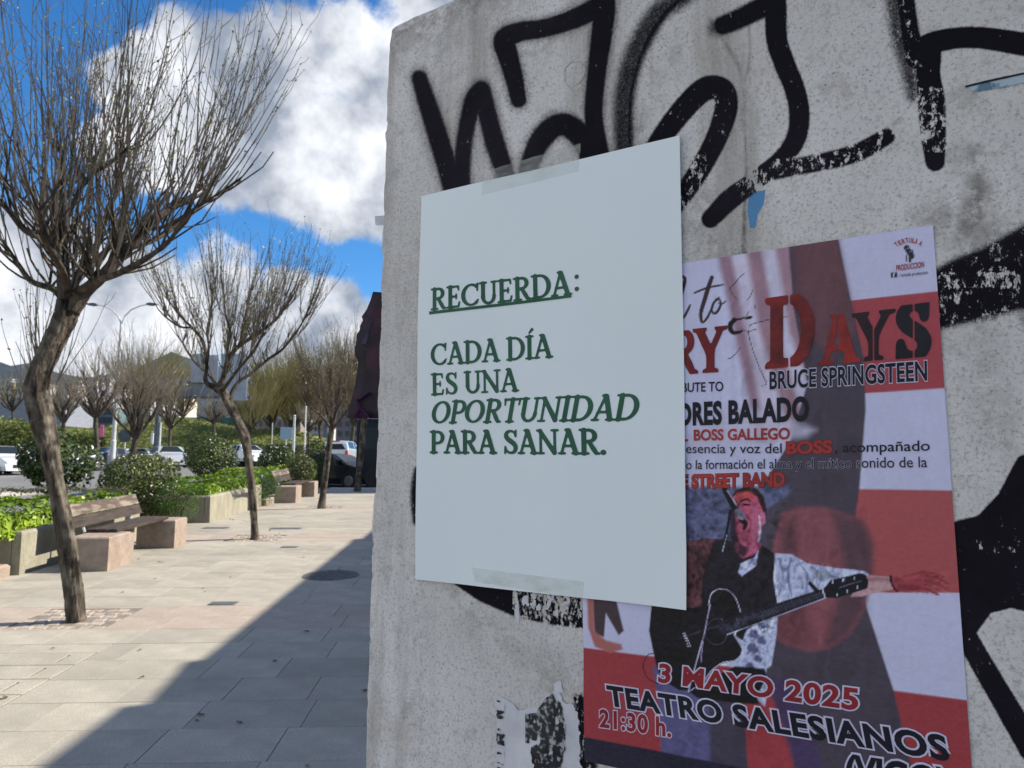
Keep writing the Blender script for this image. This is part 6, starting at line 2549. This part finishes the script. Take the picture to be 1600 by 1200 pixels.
mast(458, 714, 650, 4, 40, MAT['steel'], 'thick pale mast right of the dark round shrub')
mast(476, 700, 636, 1.8, 44, MAT['white'], 'thin white mast left of the third plaza tree')
mast(98, 656, 622, 4, 40, MAT['white'], 'short white post with a pale top right of the nearest trunk')
mast(424, 708, 662, 1.5, 52, MAT['steel'], 'slim grey mast among the olive-toned trees')
s0 = at(446, 712, 46)
e = empty('information_sign', tuple(s0), 'pale blue information sign on a post behind the shrubs', 'sign')
mb = MB()
hz = (at(446, 668, 46) - s0).z
mb.tube([(0, 0, -.2), (0, 0, hz)], .04, 8)
mb.build('post', MAT['steel'], e)
mb = MB()
mb.box(-.36, .36, -.05, -.01, hz - .75, hz, .01)
mb.build('board', flat('pale_blue_board', (.30, .42, .52), .5), e)

# ------------------------------------------------------------------ bank, fence, far buildings, hills
def bank():
    mb = MB()
    pts = []
    xs_ = [-80, -60, -45, -38, -34, -30, -27, -24, -21, -18, -14, -9]
    prof = [(57, 0.0), (59, .9), (62, 2.4), (66, 3.7), (72, 3.75)]
    for (y_, h_) in prof:
        for x_ in xs_:
            fade = max(0, min(1, (-9 - x_) / 9))
            mb.v.append((x_, y_, gz(0, y_) - .2 + h_ * fade * (1 + .15 * math.sin(x_ * .4))))
    n = len(xs_)
    for j in range(len(prof) - 1):
        for i in range(n - 1):
            mb.f.append((j * n + i, j * n + i + 1, (j + 1) * n + i + 1, (j + 1) * n + i))
    o_ = mb.build('grass_bank', MAT['grass'], None, smooth=True)
    tag(o_, kind='structure')
    rg = random.Random(9)
    cs, ns = [], []
    for i in range(9000):
        x_ = rg.uniform(-46, -10)
        f_ = rg.random()
        k = f_ * (len(prof) - 2)
        j = int(k)
        y_ = prof[j][0] + (prof[j + 1][0] - prof[j][0]) * (k - j)
        h_ = prof[j][1] + (prof[j + 1][1] - prof[j][1]) * (k - j)
        fade = max(0, min(1, (-9 - x_) / 9))
        cs.append(Vector((x_, y_, gz(0, y_) - .15 + h_ * fade * (1 + .15 * math.sin(x_ * .4)) + .1)))
        ns.append(Vector((rg.gauss(0, .6), -1, rg.gauss(0, .6) + .6)))
    tag(leaf_mesh(cs, ns, .30, rg, .4).build('tall_grass', MAT['leaf_bank']), 'long tufted grass on the bank beyond the road', 'grass', kind='stuff')


bank()


def far_hedge(x0, x1, y0, y1, Y, depth, n, size, mat, label, seed, cat='hedge'):
    a, b = at(x0, y1, Y), at(x1, y0, Y)
    rg = random.Random(seed)
    cs, ns = [], []
    for i in range(n):
        x_ = rg.uniform(a.x, b.x)
        z_ = a.z + (b.z - a.z) * (rg.random() ** .8) * (1 - .12 * math.sin(x_ * 1.3 + seed) ** 2)
        y_ = rg.uniform(0, depth)
        cs.append(Vector((x_ - a.x, y_ - depth * .1 * rg.random(), z_ - a.z)))
        ns.append(Vector((rg.gauss(0, .5), -1, rg.gauss(0, .5) + .5)))
    o_ = leaf_mesh(cs, ns, size, rg, .6).build('clipped_hedge', mat)
    o_.location = a
    tag(o_, label, cat)
    return o_


far_hedge(-60, 42, 657, 703, 42, 2.5, 3800, .22, MAT['leaf_bank'], 'tall green hedge at the far left behind the white car', 91)
far_hedge(100, 150, 676, 704, 50, 2, 1200, .25, MAT['leaf_bank'], 'patch of hedge left of the pink notice', 92)
far_hedge(366, 470, 694, 714, 60, 2, 1500, .28, MAT['leaf_hedge'], 'dull low hedge in the distance between second and third trees', 93)

# green mesh fence along the top of the bank
a = at(216, 676, 70)
e = empty('green_fence', tuple(a), 'green mesh fence along the top of the grass bank', 'fence')
mg = flat('green_fence_paint', (.03, .13, .09), .5)
wL = (at(372, 676, 70) - a).x
hF = (at(216, 652, 70) - a).z
for k in range(13):
    mb = MB()
    x_ = wL * k / 12
    mb.tube([(x_, 0, -.3), (x_, 0, hF)], .06, 6)
    mb.build('post', mg, e)
for k in range(12):
    mb = MB()
    x0_, x1_ = wL * k / 12 + .07, wL * (k + 1) / 12 - .07
    for j in range(14):
        z_ = .05 + (hF - .1) * j / 13
        mb.box(x0_, x1_, -.02, .02, z_, z_ + .06)
    for j in range(9):
        x_ = x0_ + (x1_ - x0_) * j / 8
        mb.box(x_ - .02, x_ + .02, -.045, -.021, .05, hF)
    mb.build('mesh_panel', mg, e)


MAT['farglass'] = flat('far_window_glass', (.05, .06, .075), .3, .5)


def building(x0, x1, ytop, ybot, Y, depth, mat, label, floors, cols, name='apartment_building', win=None, roof=None, ww=.55, wh=.55, balcony=False):
    a, b = at(x0, ybot, Y), at(x1, ytop, Y)
    z0 = gz(0, Y) - 1
    e_ = empty(name, (a.x, Y, z0), label, 'building')
    W, H = b.x - a.x, b.z - z0
    mb_ = MB()
    mb_.box(0, W, 0, depth, 0, H)
    mb_.build('wall', mat, e_)
    mb_ = MB()
    mb_.box(-.15, W + .15, -.15, depth + .15, H + .002, H + .35)
    mb_.build('roof', roof or MAT['kerb'], e_)
    zb_ = a.z - z0
    fh = (H - zb_) / max(1, floors)
    for j in range(floors):
        for i in range(cols):
            cw = W / cols
            xa, xb_ = i * cw + cw * (1 - ww) / 2, (i + 1) * cw - cw * (1 - ww) / 2
            za = zb_ + j * fh + fh * (1 - wh) / 2
            mb_ = MB()
            mb_.box(xa - .08, xb_ + .08, -.06, -.001, za - .08, za + fh * wh + .08)
            w_ = mb_.build('window', mat, e_)
            mb_ = MB()
            mb_.box(xa, xb_, -.075, -.061, za, za + fh * wh)
            mb_.build('pane', win or MAT['farglass'], w_)
        if balcony:
            mb_ = MB()
            mb_.box(W * .08, W * .92, -1.0, -.08, zb_ + j * fh + .05, zb_ + j * fh + .2)
            mb_.build('balcony', MAT['kerb'], e_)
    return e_


MW = noisy('white_render', (.42, .42, .41), (.52, .52, .50), 1.2, rough=.9)
MC = noisy('cream_render', (.55, .48, .38), (.66, .58, .47), 1.2, rough=.9)
ML = noisy('lilac_cladding', (.26, .25, .33), (.33, .32, .40), 1.2, rough=.8)
MG = noisy('grey_cladding', (.20, .215, .25), (.25, .265, .30), 1.2, rough=.8, stretch=(1, 1, 6))
MT = noisy('teal_glazing', (.10, .17, .19), (.18, .26, .28), 1.0, rough=.3)
MR = noisy('red_tiles', (.33, .14, .09), (.42, .20, .13), 3, rough=.9)
building(-60, 18, 594, 640, 190, 14, noisy('pale_blue_render', (.32, .38, .45), (.40, .45, .52), 1, rough=.9), 'pale blue-grey block at the far left skyline', 5, 8)
building(14, 21, 600, 640, 175, 10, MC, 'narrow cream house with a red roof at the far left', 3, 2, roof=MR)
building(21, 44, 596, 640, 170, 12, MW, 'white apartment block left of the nearest tree trunk', 4, 4, balcony=True)
building(100, 124, 594, 672, 160, 12, MW, 'white apartment block right of the nearest tree trunk', 7, 4)
building(132, 149, 598, 672, 150, 12, ML, 'lilac-grey block behind the tree with the pink notice', 6, 3)
building(150, 172, 588, 672, 185, 12, MW, 'far white block behind the bare trees', 5, 3)
building(228, 243, 612, 668, 120, 10, MW, 'white apartment block left of the gantry post', 7, 2, balcony=True)
building(262, 278, 598, 650, 140, 10, MC, 'cream apartment block right of the gantry post', 5, 2)
building(480, 506, 664, 700, 110, 10, MW, 'white building in the gap behind the third tree', 3, 3)
building(392, 470, 655, 700, 130, 12, noisy('brown_brick_block', (.2, .16, .13), (.28, .23, .19), 2, rough=.9), 'brownish block behind the olive-toned trees', 3, 8)
building(524, 575, 610, 700, 100, 14, noisy('dusky_render', (.14, .13, .15), (.2, .18, .2), 2, rough=.9), 'dusky block behind the third and fourth plaza trees', 6, 4)
building(108, 182, 637, 676, 96, 10, MT, 'low teal glazed hall behind the bare trees', 3, 10, name='glazed_hall', ww=.8, wh=.7)
building(182, 232, 640, 676, 100, 10, MG, 'grey low hall behind the street lamp', 2, 6, name='glazed_hall')
building(-80, 104, 622, 664, 84, 6, MG, 'long plain grey overpass side at the far left', 0, 0, name='overpass_wall')

tag(mast(60, 640, 560, 1.2, 120, MAT['white'], 'distant thin white mast above the grey overpass'), cat='mast')


def hill(pts, Y, depth, label_mat, name='hill'):
    """ridge profile traced in the photo at its own distance, given a rounded body behind and in front"""
    mb = MB()
    n = len(pts)
    rowsY = [(Y - depth, .0), (Y - depth * .6, .45), (Y - depth * .25, .85), (Y, 1.0), (Y + depth * .5, .7), (Y + depth, 0)]
    base = gz(0, Y) - 5
    for (yy, f_) in rowsY:
        for k, (x_, y_) in enumerate(pts):
            p = at(x_, y_, Y)
            h_ = (p.z - base) * f_ * (1 + .03 * math.sin(k * 2.1 + yy))
            mb.v.append((p.x * (1 + (yy - Y) / Y * .5), yy, base + h_))
    for j in range(len(rowsY) - 1):
        for i in range(n - 1):
            mb.f.append((j * n + i, j * n + i + 1, (j + 1) * n + i + 1, (j + 1) * n + i))
    tag(mb.build(name, label_mat, None, smooth=True), kind='structure')


MH = noisy('wooded_hill', (.018, .030, .042), (.038, .055, .066), .05, detail=8, rough=1.0, coord='Object')  # the blue of distant haze is put into the hill colour
hill([(-400, 580), (-250, 560), (-120, 566), (-60, 556), (0, 563), (20, 570), (45, 572), (90, 580), (130, 588), (180, 590), (220, 575), (250, 562), (268, 555), (280, 552), (300, 558), (330, 570), (370, 585), (430, 600), (520, 612),
      (640, 620), (800, 610), (1000, 600), (1300, 590), (1700, 600)], 900, 320, MH)

# ------------------------------------------------------------------ the building on the right whose shadow covers the wall and half the plaza
XB = 4.0
az_t = math.tan(SUN_AZ)
kx = math.cos(SUN_AZ) / math.tan(SUN_ELEV)


def top_for(xs_, ys_):
    """height of the parapet corner that throws its shadow on the ground at (xs, ys)"""
    y_c = ys_ + (XB - xs_) * az_t
    return y_c, gz(0, ys_) + (XB - xs_) / kx


MS = noisy('shop_render', (.30, .28, .25), (.38, .36, .33), 1.5, rough=.9)
e = empty('shop_building', (XB, 0, 0), 'low building along the right side of the plaza that shades the wall', 'building')
secs = [(-1.99, -9.0, -1.98, 4.29), (-1.85, 4.30, -1.94, 5.09), (-1.85, 5.10, -1.81, 10.40), (-1.81, 10.41, -1.83, 10.86), (-1.70, 10.87, -1.70, 12.0)]
for (xa, ya, xb, yb_) in secs:
    y0_, h0_ = top_for(xa, ya)
    y1_, h1_ = top_for(xb, yb_)
    mb = MB()
    D_ = 7
    vs = [(0, y0_, -2), (D_, y0_, -2), (D_, y1_, -2), (0, y1_, -2), (0, y0_, h0_), (D_, y0_, h0_), (D_, y1_, h1_), (0, y1_, h1_)]
    mb.v = vs
    mb.f = [(3, 2, 1, 0), (4, 5, 6, 7), (0, 1, 5, 4), (1, 2, 6, 5), (2, 3, 7, 6), (3, 0, 4, 7)]
    mb.build('wall', MS, e)
for k in range(7):
    y_ = -8 + k * 2.6
    mb = MB()
    mb.box(-.06, -.002, y_, y_ + 1.7, .5 + S * y_, 2.6 + S * y_)
    w_ = mb.build('shop_window', MAT['steel_dark'], e)
    mb = MB()
    mb.box(-.08, -.061, y_ + .06, y_ + 1.64, .56 + S * y_, 2.54 + S * y_)
    mb.build('pane', MAT['glass'], w_)
# second building beyond the plaza on the right: shades the van
e = empty('corner_building', (1.6, 22.3, gz(0, 22.3)), 'dark corner building across the street, hidden behind the wall', 'building')
mb = MB()
mb.box(0, 14, 0, 17, -1, 11)
mb.build('wall', MS, e)
for j in range(3):
    for k in range(4):
        mb = MB()
        mb.box(-.05, -.002, 1 + k * 2.8, 2.5 + k * 2.8, 1.2 + j * 3.2, 3.0 + j * 3.2)
        mb.build('window', MAT['glass'], e)

for j in range(3):
    for k in range(5):
        mb = MB()
        mb.box(1.0 + k * 2.6, 2.4 + k * 2.6, -.05, -.002, 1.2 + j * 3.2, 3.0 + j * 3.2)
        mb.build('window', MAT['glass'], e)

# a few dry leaves on the paving
rg = random.Random(77)
cs, ns = [], []
lc = []
for i in range(46):
    y_ = rg.uniform(3.2, 14)
    x_ = rg.uniform(-4.6, -.6)
    lc.append((x_, y_))
for (px_, py_) in ((242, 905), (360, 902), (320, 925), (192, 926), (83, 1014)):
    p = ground_px(px_, py_)
    lc.append((p.x, p.y))
base_leaf = None
for i, (x_, y_) in enumerate(lc):
    cs.append(Vector((x_, y_, gz(0, y_) + .006)))
    ns.append(Vector((rg.gauss(0, .15), rg.gauss(0, .15), 1)))
o = leaf_mesh(cs, ns, .045, rg, .6).build('leaf_litter', noisy('dry_leaf', (.10, .07, .04), (.2, .14, .08), 10, rough=.9))
tag(o, 'scattered dry leaves on the paving', 'leaves', kind='stuff')

# pale buildings across the road, outside the frame to the left: unseen, added to bounce sunlight onto the wall
for (bx, by, w_, h_, n_, lab) in ((-34, -34, 22, 17, 5, 'unseen white building behind the camera, added to bounce light onto the wall'), (-36, -8, 18, 14, 4, 'unseen cream building left of the camera, added to bounce light onto the wall')):
    e = empty('apartment_building', (bx, by, 0), lab, 'building')
    mb = MB()
    mb.box(-10, 0, 0, w_, -2, h_)
    mb.build('wall', MW if n_ == 5 else MC, e)
    for j in range(n_):
        for i in range(6):
            ya_ = 1 + i * (w_ - 2) / 6
            mb = MB()
            mb.box(.002, .06, ya_ + .5, ya_ + 1.9, 1.2 + j * 3.1, 2.7 + j * 3.1)
            f_ = mb.build('window', MAT['white'], e)
            mb = MB()
            mb.box(.061, .075, ya_ + .58, ya_ + 1.82, 1.28 + j * 3.1, 2.62 + j * 3.1)
            mb.build('pane', MAT['farglass'], f_)
